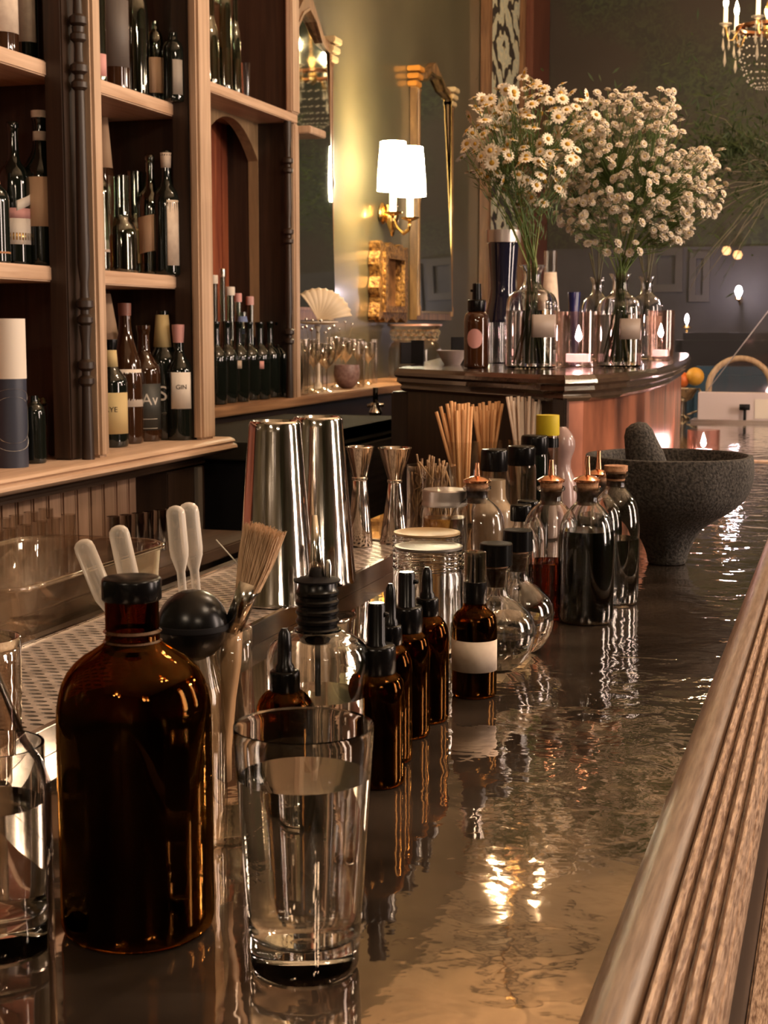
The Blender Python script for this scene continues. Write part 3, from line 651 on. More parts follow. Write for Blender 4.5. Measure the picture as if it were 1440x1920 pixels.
for (px, py, lab, e) in ((1385, 546, 'small bright white light against the far wall', 60), (1288, 598, 'small candle light on a distant table', 25)):
    q = aty(px, py, YF - .35 if e == 60 else 8.6)
    t = thing('small_lamp', lab, 'lamp', (q.x, q.y, q.z))
    lathe('glowing_globe', [(0, -.036), (.015, -.028), (.024, 0), (.015, .028), (0, .036)] if e == 60 else [(0, -.034), (.008, -.02), (.012, 0), (.008, .02), (0, .03)], pbr('white_glow_%d' % e, (1, .9, .9), .5, emit=(1, .86, .95), es=e * .4), t, 16)
    lathe('lamp_base', [(0, -.06 if e == 60 else -.05), (.03, -.05), (.012, -.034), (0, -.034)], BRASS, t, 16)
    if e == 60: tube('wall_arm', [(0, 0, -.05), (0, .15, -.08), (0, .33, -.05)], .008, BRASS, t)
    else:
        lathe('stand_stem', [(0, -.4), (.05, -.4), (.008, -.37), (.008, -.06), (0, -.06)], BRASS, t, 16)
    point_light('lamp_light', (q.x, q.y - .06, q.z), 1.0 if e == 60 else .3, (.95, .82, 1.0) if e == 60 else PINK, .03)
for (px, py, nm) in ((1362, 470, 'left'), (1383, 478, 'right')):
    q = aty(px, py, YF - .12); t = thing('wall_light', 'dim orange glass wall light, the %s of two above the white light' % ('larger and left' if nm == 'left' else 'smaller and right'), 'lamp', q)
    lathe('globe', [(0, -.03), (.02, -.025), (.03, 0), (.02, .025), (0, .03)], pbr('orange_glow_' + nm, (.8, .4, .15), .5, emit=(1, .5, .2), es=.3), t, 20, rfn=lambda a, z: 1 + .12 * math.sin(5 * a))
    tube('bracket', [(0, 0, 0), (0, .1, .02)], .008, BRASS, t)
# dark booths and tables in the lounge
BOOTH = pbr('dark_leather', (.018, .016, .022), .4); BLUEU = pbr('blue_upholstery', (.02, .05, .09), .5)
def booth(x0, x1, y0, y1, h, label, mat):
    t = thing('lounge_booth', label, 'sofa', (x0, y0, 0))
    mkbox('seat', (0, x1 - x0, 0, y1 - y0, .1, .45), mat, t, .03); mkbox('backrest', (0, x1 - x0, 0, .16, .451, h), mat, t, .04)
    mkbox('plinth', (.03, x1 - x0 - .03, .03, y1 - y0 - .03, 0, .099), BLACKM, t)
booth(-.9, -.2, 8.2, 8.9, 1.42, 'black high-backed booth in the lounge below the picture frames', BOOTH)
booth(-.75, .5, 7.4, 8.1, 1.26, 'dark blue upholstered booth behind the clear screen', BLUEU)
q = aty(1388, 700, 6.95); ch = thing('bentwood_chair', 'curved-back wooden chair seen through the clear screen', 'chair', (q.x, q.y, 0))
zt = zfor(q, 672)
tube('curved_back', [(-.13, 0, .45), (-.14, 0, zt - .2)] + [(-.14 * math.cos(k * math.pi / 16), 0, zt - .14 + .14 * math.sin(k * math.pi / 16)) for k in range(1, 16)] + [(.14, 0, zt - .2), (.13, 0, .45)], .014, WOOD_V, ch, 12)
lathe('seat', [(0, .43), (.2, .43), (.21, .445), (.2, .46), (0, .465)], WOOD_D, ch, 32, loc=(0, .16, 0))
for dx, dy in ((-.13, .03), (.13, .03), (-.12, .28), (.12, .28)): tube('leg', [(dx, dy, 0), (dx * .9, dy, .43)], .014, WOOD_D, ch)
# draped willow branches with foliage at the right
br = thing('hanging_branches', 'spray of pale dried branches and green foliage arching on the far right', 'plant', tuple(aty(1470, 330, 7.4)))
BRM = pbr('pale_twig', (.25, .21, .15), .7)
random.seed(11)
def sprig_group(name, n, mat, r0):
    bm = bmesh.new()
    for k in range(n):
        a = random.uniform(math.pi * .45, math.pi * 1.3); L_ = random.uniform(.25, .62); dr = random.uniform(.05, .5)
        pts = []
        for i in range(7):
            u = i / 6; pts.append((math.cos(a) * L_ * u + .02 * math.sin(u * 9 + k), random.uniform(-.02, .02) + (k % 5) * .03, math.sin(a) * L_ * u * .9 - dr * u * u * .5 + .02 * math.cos(u * 7 + k)))
        tubebm(bm, pts, [r0 * (1 - .6 * i / 6) for i in range(7)], 5)
    return tag(link(name, bm, mat, br), kind='stuff')
sprig_group('twigs', 34, BRM, .0028); sprig_group('fine_twigs', 60, pbr('dull_green_twig', (.07, .09, .03), .7), .0018)
bm = bmesh.new()
for k in range(1500):
    a = random.uniform(0, 6.28); r_ = random.gauss(0, .3); px_, pz_ = -.25 + math.cos(a) * r_ * 1.4, .15 + math.sin(a) * r_ * .8
    c = Vector((px_, random.uniform(-.1, .25), pz_)); d = Vector((random.uniform(-1, 1), random.uniform(-1, 1), random.uniform(-1, 1))).normalized() * .03; e = d.orthogonal() * .15
    v = [bm.verts.new(c + x_) for x_ in (-d, e, d, -e)]; bm.faces.new(v)
tag(link('fern_leaves', bm, pbr('fern_green', (.035, .055, .015), .6), br, False), kind='stuff')
tube('branch_stem', [(0, 0, 0), (.1, .02, .3), (.12, .02, CEIL - br.location.z - .001)], .01, BRM, br)

# clear screen on a white base, at the far end of the bar
q0 = atz(1308, 791, BAR); q1 = atz(1440, 793, BAR); s = mpp(q0); zt = zfor(q0, 735)
ys = q0.y
sb = thing('screen_base', 'long white box base holding the clear screen', 'stand', (q0.x, ys, BAR))
W_ = -.16 - q0.x
mkbox('base_board', (0, W_, -.02, .05, .0, zt - BAR), pbr('white_painted_board', (.62, .52, .52), .5), sb)
mkbox('base_foot', (-.025, W_, -.06, .09, 0, .012), STEELB, sb)
k = aty(1398, 765, ys).x - q0.x
tube('clamp_screw', [(k, -.022, .06), (k, -.06, .06)], .01, BLACKM, sb); tube('clamp_knob', [(k - .02, -.06, .065), (k + .02, -.06, .065)], .012, BLACKM, sb)
tube('clamp_foot', [(k, -.04, .058), (k, -.04, .0)], .006, BLACKM, sb)
mkbox('sticker_backing', (aty(1416, 760, ys).x - q0.x, W_, -.0225, -.02, .018, .095), PAPERW, sb, .0003)
scn = thing('clear_screen', 'clear acrylic screen with a slanting edge, standing on the white base', 'screen', (q0.x, ys + .01, zt))
zt2 = zfor((q0.x, ys, 0), 490) - zt
prism('acrylic_sheet', [(.03, .0), (W_, 0), (W_ + .6, 0), (W_ + .6, .75), (W_ * 1.0 + .12, .68), (W_ * .95, .5)], 'y', 0, .006, THIN, scn)
ACRE = pbr('acrylic_edge', (.5, .45, .5), .2)
tube('polished_edge', [(.03, .003, 0), (W_ * .95, .003, .5)], .0025, ACRE, scn, 6)
# ================================================================== BOTTLES ON THE BACK BAR
G1, G2, G3 = 'liquor bottles on the bottom ledge', 'liquor bottles on the middle shelf', 'liquor bottles on the upper shelf'
def sbot(label, cx, x, yt, wpx, zs, prof, mat, group, **k):
    """bottle standing on a shelf: cx in the photo, x = distance row of the shelf"""
    d = ray(cx, 600); t = x / d.x; p = Vector((x, d.y * t, zs)); ym = 2.672 if cx < 150 else 3.2
    if cx < 360 and p.y > ym: p = Vector((d.x * ym / d.y, ym, zs))
    return vessel('liquor_bottle', label, 'bottle', 0, 0, yt, wpx, zs, prof, mat, group, pos=p, segs=36, **k)
XR = -1.545
# bottom ledge, bay two
sbot('dark bottle with black cap and yellow label, first in the bottom ledge row', 205, XR, 640, 62, L1, P_WINE, DARKG, G1, solid=True,
     lab=[dict(z=(.13, .52), m=PAPERY, arc=1.3, text=[('RYE', .07, .36)]), dict(z=(.76, .93), m=PAPERY, arc=1.5)], cap=('foil', BLACKP, 24))
sbot('tall brown bottle with plain white label, second on the bottom ledge', 234, -1.56, 572, 62, L1, P_SLOPE, BROWNG, G1, solid=True,
     lab=dict(z=(.27, .54), m=PAPERW, arc=1.3, text=[('k', .06, .42, .5)]), cap=('foil', pbr('brown_foil', (.2, .08, .06), .4), 26))
sbot('dark bottle with pale script on the glass, third on the bottom ledge', 268, -1.555, 610, 62, L1, P_WINE, BROWNG, G1, solid=True,
     lab=dict(z=(.1, .5), m=pbr('dark_grey_label', (.035, .036, .033), .5), arc=1.3, text=[('Av', .14, .36, .35, WHITEP), ('_____', .06, .22, .3, WHITEP), ('_____', .06, .14, .3, WHITEP)]))
sbot('black bottle with long pale neck label, fourth on the bottom ledge', 304, -1.56, 583, 58, L1, P_WINE, DARKG, G1, solid=True,
     lab=[dict(z=(.72, .97), m=PAPERY, arc=1.3), dict(z=(.2, .22), m=DARKG, arc=.2, text=[('S', .16, .36, -.05, WHITEP), ('l', .16, .36, .3, WHITEP)])])
sbot('black bottle with small white printed label, last of the bottom ledge row', 334, -1.55, 612, 54, L1, P_WINE, DARKG, G1, solid=True,
     lab=dict(z=(.28, .6), m=PAPERW, arc=.75, off=.15, text=[('GIN', .055, .47, .15)]), cap=('foil', PAPERP, 40))
sbot('bottle with tan wrapped neck at the back of the bottom ledge', 196, -1.66, 545, 60, L1, P_LIQ, BROWNG, G1, solid=True, lab=dict(z=(.62, .98), m=PAPERT, arc=3.1))
# bottom ledge, bay one
d = ray(14, 600); t_ = -1.5 / d.x
cn = vessel('bottle_tube', 'wide gift canister, white above and dark blue below, at the left edge', 'canister', 0, 0, 598, 62, L1, [(0, 0), (1, 0), (1, 1)], pbr('dark_blue_card', (.035, .04, .065), .45), pos=Vector((-1.5, d.y * t_, L1)), solid=True, round_=0)
lathe('white_band', [(cn[3] * .98, cn[4] * .6), (cn[3] + .0008, cn[4] * .6), (cn[3] + .0008, cn[4] + .0005), (0, cn[4] + .0008)], PAPERW, cn[0], 48)
text_on('ring_mark', 'O', cn[4] * .6, cn[3], face_cam(cn[1]) + .2, cn[4] * .3, WHITEP, cn[0])
sbot('short dark bottle beside the canister at the foot of the column', 58, -1.5, 742, 44, L1, P_BOSTON, DARKG, G1, solid=True)
def jar(label, cx, x, yt, wpx, fill, n, fname, cols):
    dd = ray(cx, 600); t = x / dd.x; p = Vector((x, dd.y * t, L1)); s = mpp(p); R = wpx * s / 2; H = zfor(p, yt) - L1
    tt = thing('glass_jar', label, 'jar', (p.x, p.y, L1))
    glass_shell('glass_body', chaikin([(0, 0), (.94 * R, 0), (R, .04 * H), (R, .8 * H), (.94 * R, .9 * H), (.94 * R, H)], 1), .002, .005, CLEAR, tt, 32)
    bm = bmesh.new(); rnd = random.Random(cx)
    for i in range(n):
        a = rnd.uniform(0, 6.28); r_ = R * .72 * math.sqrt(rnd.random()); z = .012 + (H * .98) * rnd.random()
        bmesh.ops.create_icosphere(bm, subdivisions=1, radius=R * rnd.uniform(.16, .28), matrix=Matrix.Translation((r_ * math.cos(a), r_ * math.sin(a), z)))
    for f in bm.faces: f.material_index = random.randrange(len(cols))
    tag(link(fname, bm, cols, tt), kind='stuff')
NUT = [pbr('dried_fruit_pale', (.4, .27, .2), .8), pbr('dried_fruit_brown', (.2, .12, .07), .8), pbr('dried_fruit_green', (.2, .2, .07), .8)]
jar('small glass jar of dried garnish next to the canister', 66, -1.56, 757, 40, None, 60, 'dried_garnish', NUT)
jar('larger open glass jar heaped with dried fruit, nearest the column', 112, -1.545, 752, 62, None, 150, 'dried_fruit', NUT)
# middle shelf
M2 = 1.565
XM = -1.57
for a in ((-6, 288, 60, P_LIQ, DARKG, 'bottle cut by the left edge with bright orange and cream label, middle shelf', [dict(z=(.1, .85), m=pbr('orange_paper', (.6, .3, .15), .7), arc=1.4)], None),
          (34, 228, 58, P_LIQ, DARKG, 'dark bottle with a banded pink and grey label, middle shelf', [dict(z=(.15, .33), m=PAPERW, arc=1.4), dict(z=(.33, .4), m=PAPERP, arc=1.4), dict(z=(.18, .23), m=GOLD, arc=1.4, off=.05), dict(z=(.41, .48), m=PAPERW, arc=.7, off=.8, tilt=.06)], None),
          (84, 212, 68, P_WINE, DARKG, 'dark bottle with big tan label and cream collar, middle shelf beside the column', [dict(z=(.26, .58), m=PAPERT, arc=1.45), dict(z=(.82, .88), m=PAPER, arc=3.1)], ('foil', PAPER, 12))):
    sbot(a[5], a[0], XM, a[1], a[2], M2, a[3], a[4], G2, solid=True, lab=a[6], cap=a[7])
sbot('pale bottle with tall beige label, partly behind the column on the middle shelf', 186, XM, 255, 46, M2, P_LIQ, GREENG, G2, liq=None, lab=dict(z=(.15, .72), m=PAPER, arc=1.4))
sbot('tall bottle with a tan wrapped top, back of the middle shelf', 200, -1.66, 190, 44, M2, P_SLOPE, BROWNG, G2, solid=True, lab=dict(z=(.62, .99), m=PAPERT, arc=3.1))
sbot('squat clear decanter bottle with round shoulders, middle shelf', 228, -1.58, 330, 66, M2, P_TALLN, GREENG, G2, liq=(AMBT, .4))
sbot('second clear round-shouldered bottle, behind the squat decanter', 256, -1.61, 322, 56, M2, P_TALLN, GREENG, G2, lab=dict(z=(.12, .45), m=PAPERY, arc=.9, off=.3))
sbot('clear bottle with tan slanted label and a silver-ringed neck, middle shelf', 286, -1.575, 290, 50, M2, P_LIQ, GREENG, G2, liq=(AMBT, .4), lab=dict(z=(.2, .5), m=PAPERT, arc=1.2, tilt=.05))
sbot('bottle with pale strip label over its shoulder, last on the middle shelf', 316, -1.57, 282, 52, M2, P_LIQ, DARKG, G2, solid=True, lab=[dict(z=(.08, .6), m=PAPER, arc=.5, off=.5), dict(z=(.86, .98), m=PAPER, arc=3.1)])
# upper shelf
U3 = 1.955
for a in ((14, -250, 74, P_LIQ, BROWNG, 'dark bottle with large cream label, top left corner of the photo', [dict(z=(.12, .5), m=PAPER, arc=1.4)]),
          (66, -230, 42, P_LIQ, DARKG, 'slim dark bottle with narrow pale label, right of the one in the corner', [dict(z=(.12, .6), m=PAPER, arc=.9)])):
    sbot(a[5], a[0], -1.56, a[1], a[2], U3, a[3], a[4], G3, solid=True, lab=a[6])
sbot('slim clear bottle with small red label, by the column on the upper shelf', 194, -1.545, -190, 34, U3, P_LIQ, GREENG, G3, lab=dict(z=(.05, .17), m=PAPERP, arc=1.2))
sbot('wide dark bottle with a faded grey label, upper shelf', 226, -1.58, -180, 56, U3, P_LIQ, BROWNG, G3, solid=True, lab=dict(z=(.15, .5), m=pbr('faded_grey_label', (.12, .1, .09), .6), arc=1.2))
sbot('tall shiny clear bottle with long highlights, upper shelf', 262, -1.56, -190, 56, U3, P_TALLN, GREENG, G3, liq=(AMBT, .35))
sbot('small bottle with a tan label and a bulbous clear shoulder, upper shelf', 300, -1.56, 40, 34, U3, P_BOSTON, GREENG, G3, liq=(AMBT, .5), lab=dict(z=(.12, .55), m=PAPERT, arc=1.1))
sbot('small black bottle with a narrow pale label, last on the upper shelf', 333, -1.57, 62, 42, U3, P_BOSTON, DARKG, G3, solid=True, lab=dict(z=(.1, .6), m=pbr('grey_paper', (.3, .26, .22), .7), arc=.5, off=.4))
# bay-three shelf
for a in ((398, -60, 40, 'tall clear bottle nearest the post on the arched bay shelf', P_TALLN, GREENG), (424, -110, 34, 'tall clear bottle with bright streaks, second on the arched bay shelf', P_LIQ, GREENG), (446, -60, 24, 'slim clear bottle on the arched bay shelf, beside the shot glass', P_TALLN, GREENG)):
    sbot(a[3], a[0], -1.84, a[1], a[2], shz, a[4], a[5], 'bottles on the arched bay shelf', liq=(WATER, .3))
dd = ray(466, 600); p = Vector((-1.815, dd.y * -1.815 / dd.x, shz))
vessel('shot_glass', 'small clear shot glass at the edge of the arched bay shelf', 'glass', 0, 0, 118, 17, shz, [(0, 0), (.8, 0), (1, 1)], CLEAR, pos=p, round_=0, wall=.0018)

# ================================================================== DISPLAY LEDGE
GB = 'small black bottles under the arch'
blk = [(404, 603, -1.845), (424, 602, -1.855), (446, 603, -1.845), (466, 604, -1.86), (486, 604, -1.845), (505, 603, -1.86), (521, 604, -1.845), (536, 604, -1.85)]
bl = ['first by the post', 'second from the post', 'with a round pale sticker', 'behind the stickered one', 'with a small square white sticker', 'second before the one with the pink band', 'next to the one with the pink band', 'with a pink paper band, last in the row']
for i, (cx, yt, x) in enumerate(blk):
    lab = {2: dict(z=(.42, .52), m=PAPER, arc=.3), 4: dict(z=(.4, .5), m=PAPERP, arc=.4), 7: dict(z=(.44, .51), m=PAPERP, arc=1.3)}.get(i)
    sbot('small black bottle %s, under the arch' % bl[i], cx, x, yt, 41, L2, [(0, 0), (.9, 0), (1, .03), (1, .5), (1, .58), (.7, .66), (.36, .7), (.34, .76), (.34, .95), (.4, .97), (.4, 1)], DARKG, GB, solid=True, lab=lab)
GC = 'clear bottles behind the black ones'
for cx, yt, wp, capm, lb in ((402, 512, 22, PAPERW, 'tall white-wrapped bottle against the post, behind the black bottles'), (418, 500, 18, STEEL, 'clear bottle with a thin metal pourer, behind the black bottles'), (432, 534, 26, PAPERW, 'clear green-tinted bottle with wide white cap, behind the black bottles'),
                             (447, 546, 20, PAPERP, 'clear bottle with a red cap, behind the black bottles'), (470, 552, 24, pbr('pink_cap', (.65, .38, .36), .6), 'green glass bottle with a pink cap, last behind the black bottles')):
    t_, p_, s_, R_, H_, pr_ = sbot(lb, cx, -1.94, yt + 16, wp, L2, P_TALLN, GREENG, GC, liq=(THIN, .5), cap=('screw', capm, 16))
sbot('clear bottle with blue label lying low behind the black bottles', 455, -1.925, 585, 30, L2, P_BOSTONS, GREENG, GC, lab=dict(z=(.75, .95), m=BLUEP, arc=1.2))
t_, p_, s_, R_, H_, pr_ = sbot('clear pear-shaped bottle with a bright red cap, beside the last black bottle', 553, -1.88, 622, 34, L2, P_ROUND, GREENG, 'red capped', liq=(pbr('golden_liquid', (.35, .25, .05), .1, trans=.8), .4), cap=('screw', REDP, 22, 1.6))
del t_['group']
def onledge(px, x, z=L2):
    d_ = ray(px, 600); t_ = x / d_.x; return Vector((x, d_.y * t_, z))
# cake stand with shell dish
p = onledge(596, -1.93); s = mpp(p)
cs = thing('cake_stand', 'small white pedestal cake stand on the ledge', 'stand', p); zt = zfor(p, 604) - L2
lathe('foot', [(0, 0), (.05, 0), (.052, .004), (.02, .012), (.008, .03), (.007, zt - .03), (.014, zt - .014), (0, zt - .01)], pbr('white_ceramic', (.7, .6, .48), .25), cs, 32)
lathe('plate', [(0, zt - .0098), (.05, zt - .008), (38 * s, zt - .002), (38 * s, zt + .003), (.05, zt - .003), (0, zt - .003)], MATS['white_ceramic'], cs, 48)
sd = thing('shell_dish', 'large white scallop shell leaning on the cake stand', 'shell', (p.x, p.y, L2 + zt + .0))
bm = bmesh.new(); n = 30; m_ = 10; rows = []
Rr = 62 * s
for i in range(n + 1):
    a = math.radians(8 + 118 * i / n); rows.append([])
    for j in range(m_ + 1):
        u = j / m_; rr = Rr * u * (1 + .02 * math.cos(i * math.pi / 1.5)); dep = .035 * math.sin(u * math.pi * .8) + .004 * math.cos(i * math.pi / 1.5) * u
        rows[-1].append(bm.verts.new((dep, 0 + rr * math.cos(a), .0 + rr * math.sin(a) * .95)))
for A, B in zip(rows, rows[1:]):
    for j in range(m_): bm.faces.new((A[j], B[j], B[j + 1], A[j + 1]))
bmesh.ops.remove_doubles(bm, verts=bm.verts, dist=1e-5)
o = link('scallop', bm, pbr('warm_white_shell', (.75, .6, .42), .4), sd); md = o.modifiers.new('s', 'SOLIDIFY'); md.thickness = .003
o.location = (.0, .0, .006); o.rotation_euler = (0, 0, -1.0)
for k in range(3):
    pp = Vector((p.x + .012, p.y + .045, L2 + zt + .0035 + k * .009)); dsh = lathe('small_dish', [(0, 0), (.02, 0), (.034, .006), (.034, .008), (.02, .003), (0, .003)], MATS['white_ceramic'], None, 28, loc=pp)
    tag(dsh, 'tiny white dish, %s in the stack on the cake stand' % ('lowest', 'middle', 'topmost')[k], 'dish', 'tiny dishes on the cake stand')
# stemmed glasses cluster
COUPE = [(0, 0), (.55, 0), (.58, .02), (.1, .06), (.07, .1), (.07, .5), (.2, .55), (.8, .68), (1, .98), (1, 1)]
gl = [(568, -1.82, 636, 44), (588, -1.83, 644, 40), (612, -1.82, 652, 42), (580, -1.9, 636, 38), (604, -1.89, 644, 36), (628, -1.93, 632, 36), (648, -1.98, 640, 34), (640, -2.03, 634, 32), (676, -1.84, 640, 34), (690, -1.9, 642, 30), (670, -1.96, 636, 30), (702, -1.92, 636, 26)]
place = ['nearest the red-capped bottle', 'in the front row of the cluster, second from the left', 'in the front row, left of the brown bowl', 'behind the front row, under the cake stand', 'behind the brown bowl on the left', 'just behind the brown bowl', 'right behind the brown bowl', 'furthest back behind the bowl', 'right of the brown bowl', 'near the end of the cluster', 'in the back row right of the bowl', 'last on the right before the drinks jar']
for i, (px, yb, yt, wp) in enumerate(gl):
    tall = i in (0, 8, 11)
    t_, p_, s_, R_, H_, pr_ = vessel('stemmed_glass' if not tall else 'shot_glass', ('small clear stemmed glass ' if not tall else 'tall clear shot glass ') + place[i], 'glass', 0, 0, yt, wp * (.9 if not tall else .55), L2,
           COUPE if not tall else [(0, 0), (.75, 0), (.8, .05), (1, 1)], SHINY, 'clear glasses crowded on the ledge', wall=.0012, pos=onledge(px, yb), segs=28)
    if not tall and i < 7:
        rnd = random.Random(i)
        for k in range(3):
            a = rnd.uniform(0, 6.28); b0 = Vector((0.0, 0, H_ * .62)); e = Vector((math.cos(a) * R_ * .85, math.sin(a) * R_ * .85, H_ * rnd.uniform(1.2, 1.5)))
            stk = thing('glass_stirrer', 'ball-topped glass stirrer standing in one of the clear stemmed glasses', 'stirrer', (p_[0], p_[1], L2), 0, 'ball-topped stirrers in the glasses')
            tube('rod', [b0, e], .0014, THIN, stk, 6); lathe('ball', [(0, -.006), (.0055, -.003), (.0062, 0), (.0055, .003), (0, .006)], STEEL, stk, 12, loc=e)
p = onledge(650, -1.86); s = mpp(p); bw = thing('brown_bowl', 'rounded brown ceramic bowl among the glasses on the ledge', 'bowl', p)
H = zfor(p, 684) - L2; R = 25 * s
lathe('bowl_body', chaikin([(0, 0), (R * .45, 0), (R * .85, H * .25), (R, H * .6), (R * .92, H), (R * .88, H), (R * .93, H * .6), (R * .75, H * .28), (0, .006)], 1), noise_col(pbr('purple_brown_ceramic', (.24, .14, .13), .4), (.2, .11, .1), (.3, .19, .17), (80, 80, 80)), bw, 40)
# big drinks jar with beaded collar
p = onledge(778, -1.95); s = mpp(p); dj = thing('drinks_jar', 'wide clear glass jar with a bubble-beaded collar at the end of the ledge', 'jar', p); H = zfor(p, 610) - L2; R = 50 * s
glass_shell('glass_body', chaikin([(0, 0), (R * .95, 0), (R, H * .04), (R, H * .5), (R * .95, H * .62), (R * .8, H * .7), (R * .74, H * .8), (R * .84, H * .88), (R * .96, H * .97), (R, H)], 1), .004, .008, THIN, dj)
bm = bmesh.new()
for row, (zz, rr) in enumerate(((H * .86, .84), (H * .77, .79))):
    for k in range(18):
        a = 2 * math.pi * (k + row * .5) / 18; bmesh.ops.create_icosphere(bm, subdivisions=2, radius=.0155, matrix=Matrix.Translation((R * rr * math.cos(a), R * rr * math.sin(a), zz)))
link('beaded_collar', bm, CLEAR, dj)
lathe('rim', [(R * .97, H * .985), (R * 1.03, H * .99), (R * 1.03, H + .006), (R * .97, H + .006), (R * .97, H * .985)], pbr('pink_copper_rim', (.6, .36, .28), .3, .6), dj, 48)

# ================================================================== BEHIND THE BAR: counter glasses, tub
GG = 'tumblers upside down on the work counter'
for i, px in enumerate((-6, 18, 46, 74, 100, 128)):
    for row, x in enumerate((-1.3, -1.38)):
        if row and i > 3: continue
        dd = ray(px + row * 12, 960); t = x / dd.x; p = Vector((x, dd.y * t, 1.005)); R = 13.5 * mpp(p); H = .115
        ps = ('cut by the left edge', 'second from the left edge', 'third from the left edge', 'fourth from the left edge', 'fifth from the left edge', 'last before the beadboard middle')[i]
        tt = thing('tumbler', 'clear upside-down tumbler, %s, %s row of the counter' % (ps, 'front' if not row else 'back'), 'glass', p, 0, GG)
        glass_shell('glass_body', [(0, H), (R * .8, H), (R * .86, H - .006), (R, 0)][::-1][0:0] or [(0, 0), (R * .9, 0), (R * .96, .006), (R, H)], .002, .01, SHINY, tt, 24)
GK = 'dark glasses at the end of the work counter'
for i, (px, x) in enumerate(((212, -1.3), (236, -1.33), (258, -1.3), (280, -1.33), (300, -1.3), (322, -1.34))):
    dd = ray(px, 960); t = x / dd.x; p = Vector((x, dd.y * t, 1.005)); s = mpp(p); R = 13 * s; H = zfor(p, 968 - i * 3) - 1.005
    tt = thing('rocks_glass', 'small smoky glass, %s of the six at the end of the work counter' % ('first', 'second', 'third', 'fourth', 'fifth', 'last')[i], 'glass', p, 0, GK)
    glass_shell('glass_body', [(0, 0), (R * .85, 0), (R * .9, .004), (R, H * .5), (R * .92, H)], .002, .01, thin('smoky_glass_%d' % i, (.5, .46, .44), 1.5, .25) if i == 0 else MATS['smoky_glass_0'], tt, 24)
# clear tub
tub = thing('clear_tub', 'large rounded clear plastic tub on the shelf behind the bar, left edge', 'tub', (-1.03, 1.72, .985))
def rrect(hx, hy, r, n=6):
    return [(sx * (hx - r) + r * math.cos(a), sy * (hy - r) + r * math.sin(a)) for sx, sy, a0 in ((1, 1, 0), (-1, 1, math.pi / 2), (-1, -1, math.pi), (1, -1, 1.5 * math.pi)) for a in [a0 + math.pi / 2 * k / n for k in range(n + 1)]]
bm = bmesh.new(); lv = []
for z, k, ins in ((.002, .9, 0), (.006, .93, 0), (.15, 1, 0), (.152, 1.03, 0), (.157, 1.03, 0), (.157, 1, .0), (.15, .975, 0), (.008, .91, 0)):
    lv.append([bm.verts.new((x * k, y * k, z)) for x, y in rrect(.115, .22, .06)])
for A, B in zip(lv, lv[1:]):
    for i in range(len(A)): bm.faces.new((A[i], A[(i + 1) % len(A)], B[(i + 1) % len(A)], B[i]))
bm.faces.new(lv[0][::-1]); bm.faces.new(lv[-1]); bmesh.ops.recalc_face_normals(bm, faces=bm.faces)
link('tub_body', bm, thin('clear_plastic', (.9, .87, .84), 1.5, .05), tub); bm = bmesh.new()
tubebm(bm, [(x * 1.02, y * 1.02, .155) for x, y in rrect(.115, .22, .06)] + [(.115 * 1.02, .16 * 1.02, .155)], .003, 8); link('rim_bead', bm, THIN, tub)
rnd = random.Random(3)
for i in range(14):
    px_, py_ = rnd.uniform(-.05, .06), rnd.uniform(-.08, .16)
    o = mkbox('wrapped_straw_packet', (-.03, .03, -.006, .006, 0, .0015), THIN, None, 0); o.location = (-1.03 + px_, 1.72 + py_, .9985 + i * .006); o.rotation_euler = (rnd.uniform(-.25, .25), rnd.uniform(-.25, .25), rnd.uniform(0, 3))
    o.name = 'cellophane_wrapper'; tag(o, 'crumpled clear cellophane wrapper in the clear tub', 'wrapper', 'cellophane wrappers in the tub')
# ================================================================== FOREGROUND ON THE BAR
# acrylic panel at the left edge
q = atz(102, 1950, BAR); 
ap = thing('acrylic_panel', 'clear acrylic guard with a rounded corner, nearest the camera at the left edge', 'guard', (q.x, q.y, BAR))
zA = zfor(q, 1432) - BAR; zB = zfor(q, 1265) - BAR; s = mpp(q); wA = 95 * s
pl = [(0, 0), (0, zA - .01), (-.004, zA + .002), (-.012, zA + .012), (-wA, zB + .004), (-wA - .12, zB + .09), (-wA - .12, 0)]
U = Vector((math.cos(.18), math.sin(.18)))
bm = bmesh.new(); N = Vector((-U.y, U.x))
A = [bm.verts.new((U.x * a, U.y * a, b_)) for a, b_ in pl]; B = [bm.verts.new((U.x * a + N.x * .004, U.y * a + N.y * .004, b_)) for a, b_ in pl]
for i in range(len(pl)): bm.faces.new((A[i], A[(i + 1) % len(pl)], B[(i + 1) % len(pl)], B[i]))
bm.faces.new(A[::-1]); bm.faces.new(B); link('acrylic_sheet', bm, thin('acrylic', (.97, .96, .96), 1.3, .0), ap, False)
tube('smoky_edge', [(U.x * a, U.y * a, b_) for a, b_ in pl[:6]], .0021, thin('grey_acrylic_edge', (.32, .27, .26), 1.5, .05), ap, 8)

# large amber bottle
t, p, s, R, H, pr = vessel('amber_bottle', 'large brown glass bottle with a black screw cap, in front at the left', 'bottle', 260, 1738, 1115, 284, BAR, [(0, 0), (.9, 0), (1, .025), (1, .08), (1, .55), (1, .62), (.985, .69), (.9, .76), (.72, .81), (.46, .845), (.35, .865), (.345, .9), (.345, 1)], AMBER, liq=(AMBER_LIQ, .68), wall=.0022, segs=72)
rn = pr[-1][0]
for k in range(3): lathe('neck_thread', [(rn, H - .024 - k * .006), (rn + .0016, H - .0225 - k * .006), (rn, H - .021 - k * .006)], AMBERD, t, 40)
screw_cap(t, 54 * s, H - .003, zfor(p, 1082) - BAR - H + .003, BLACKP)
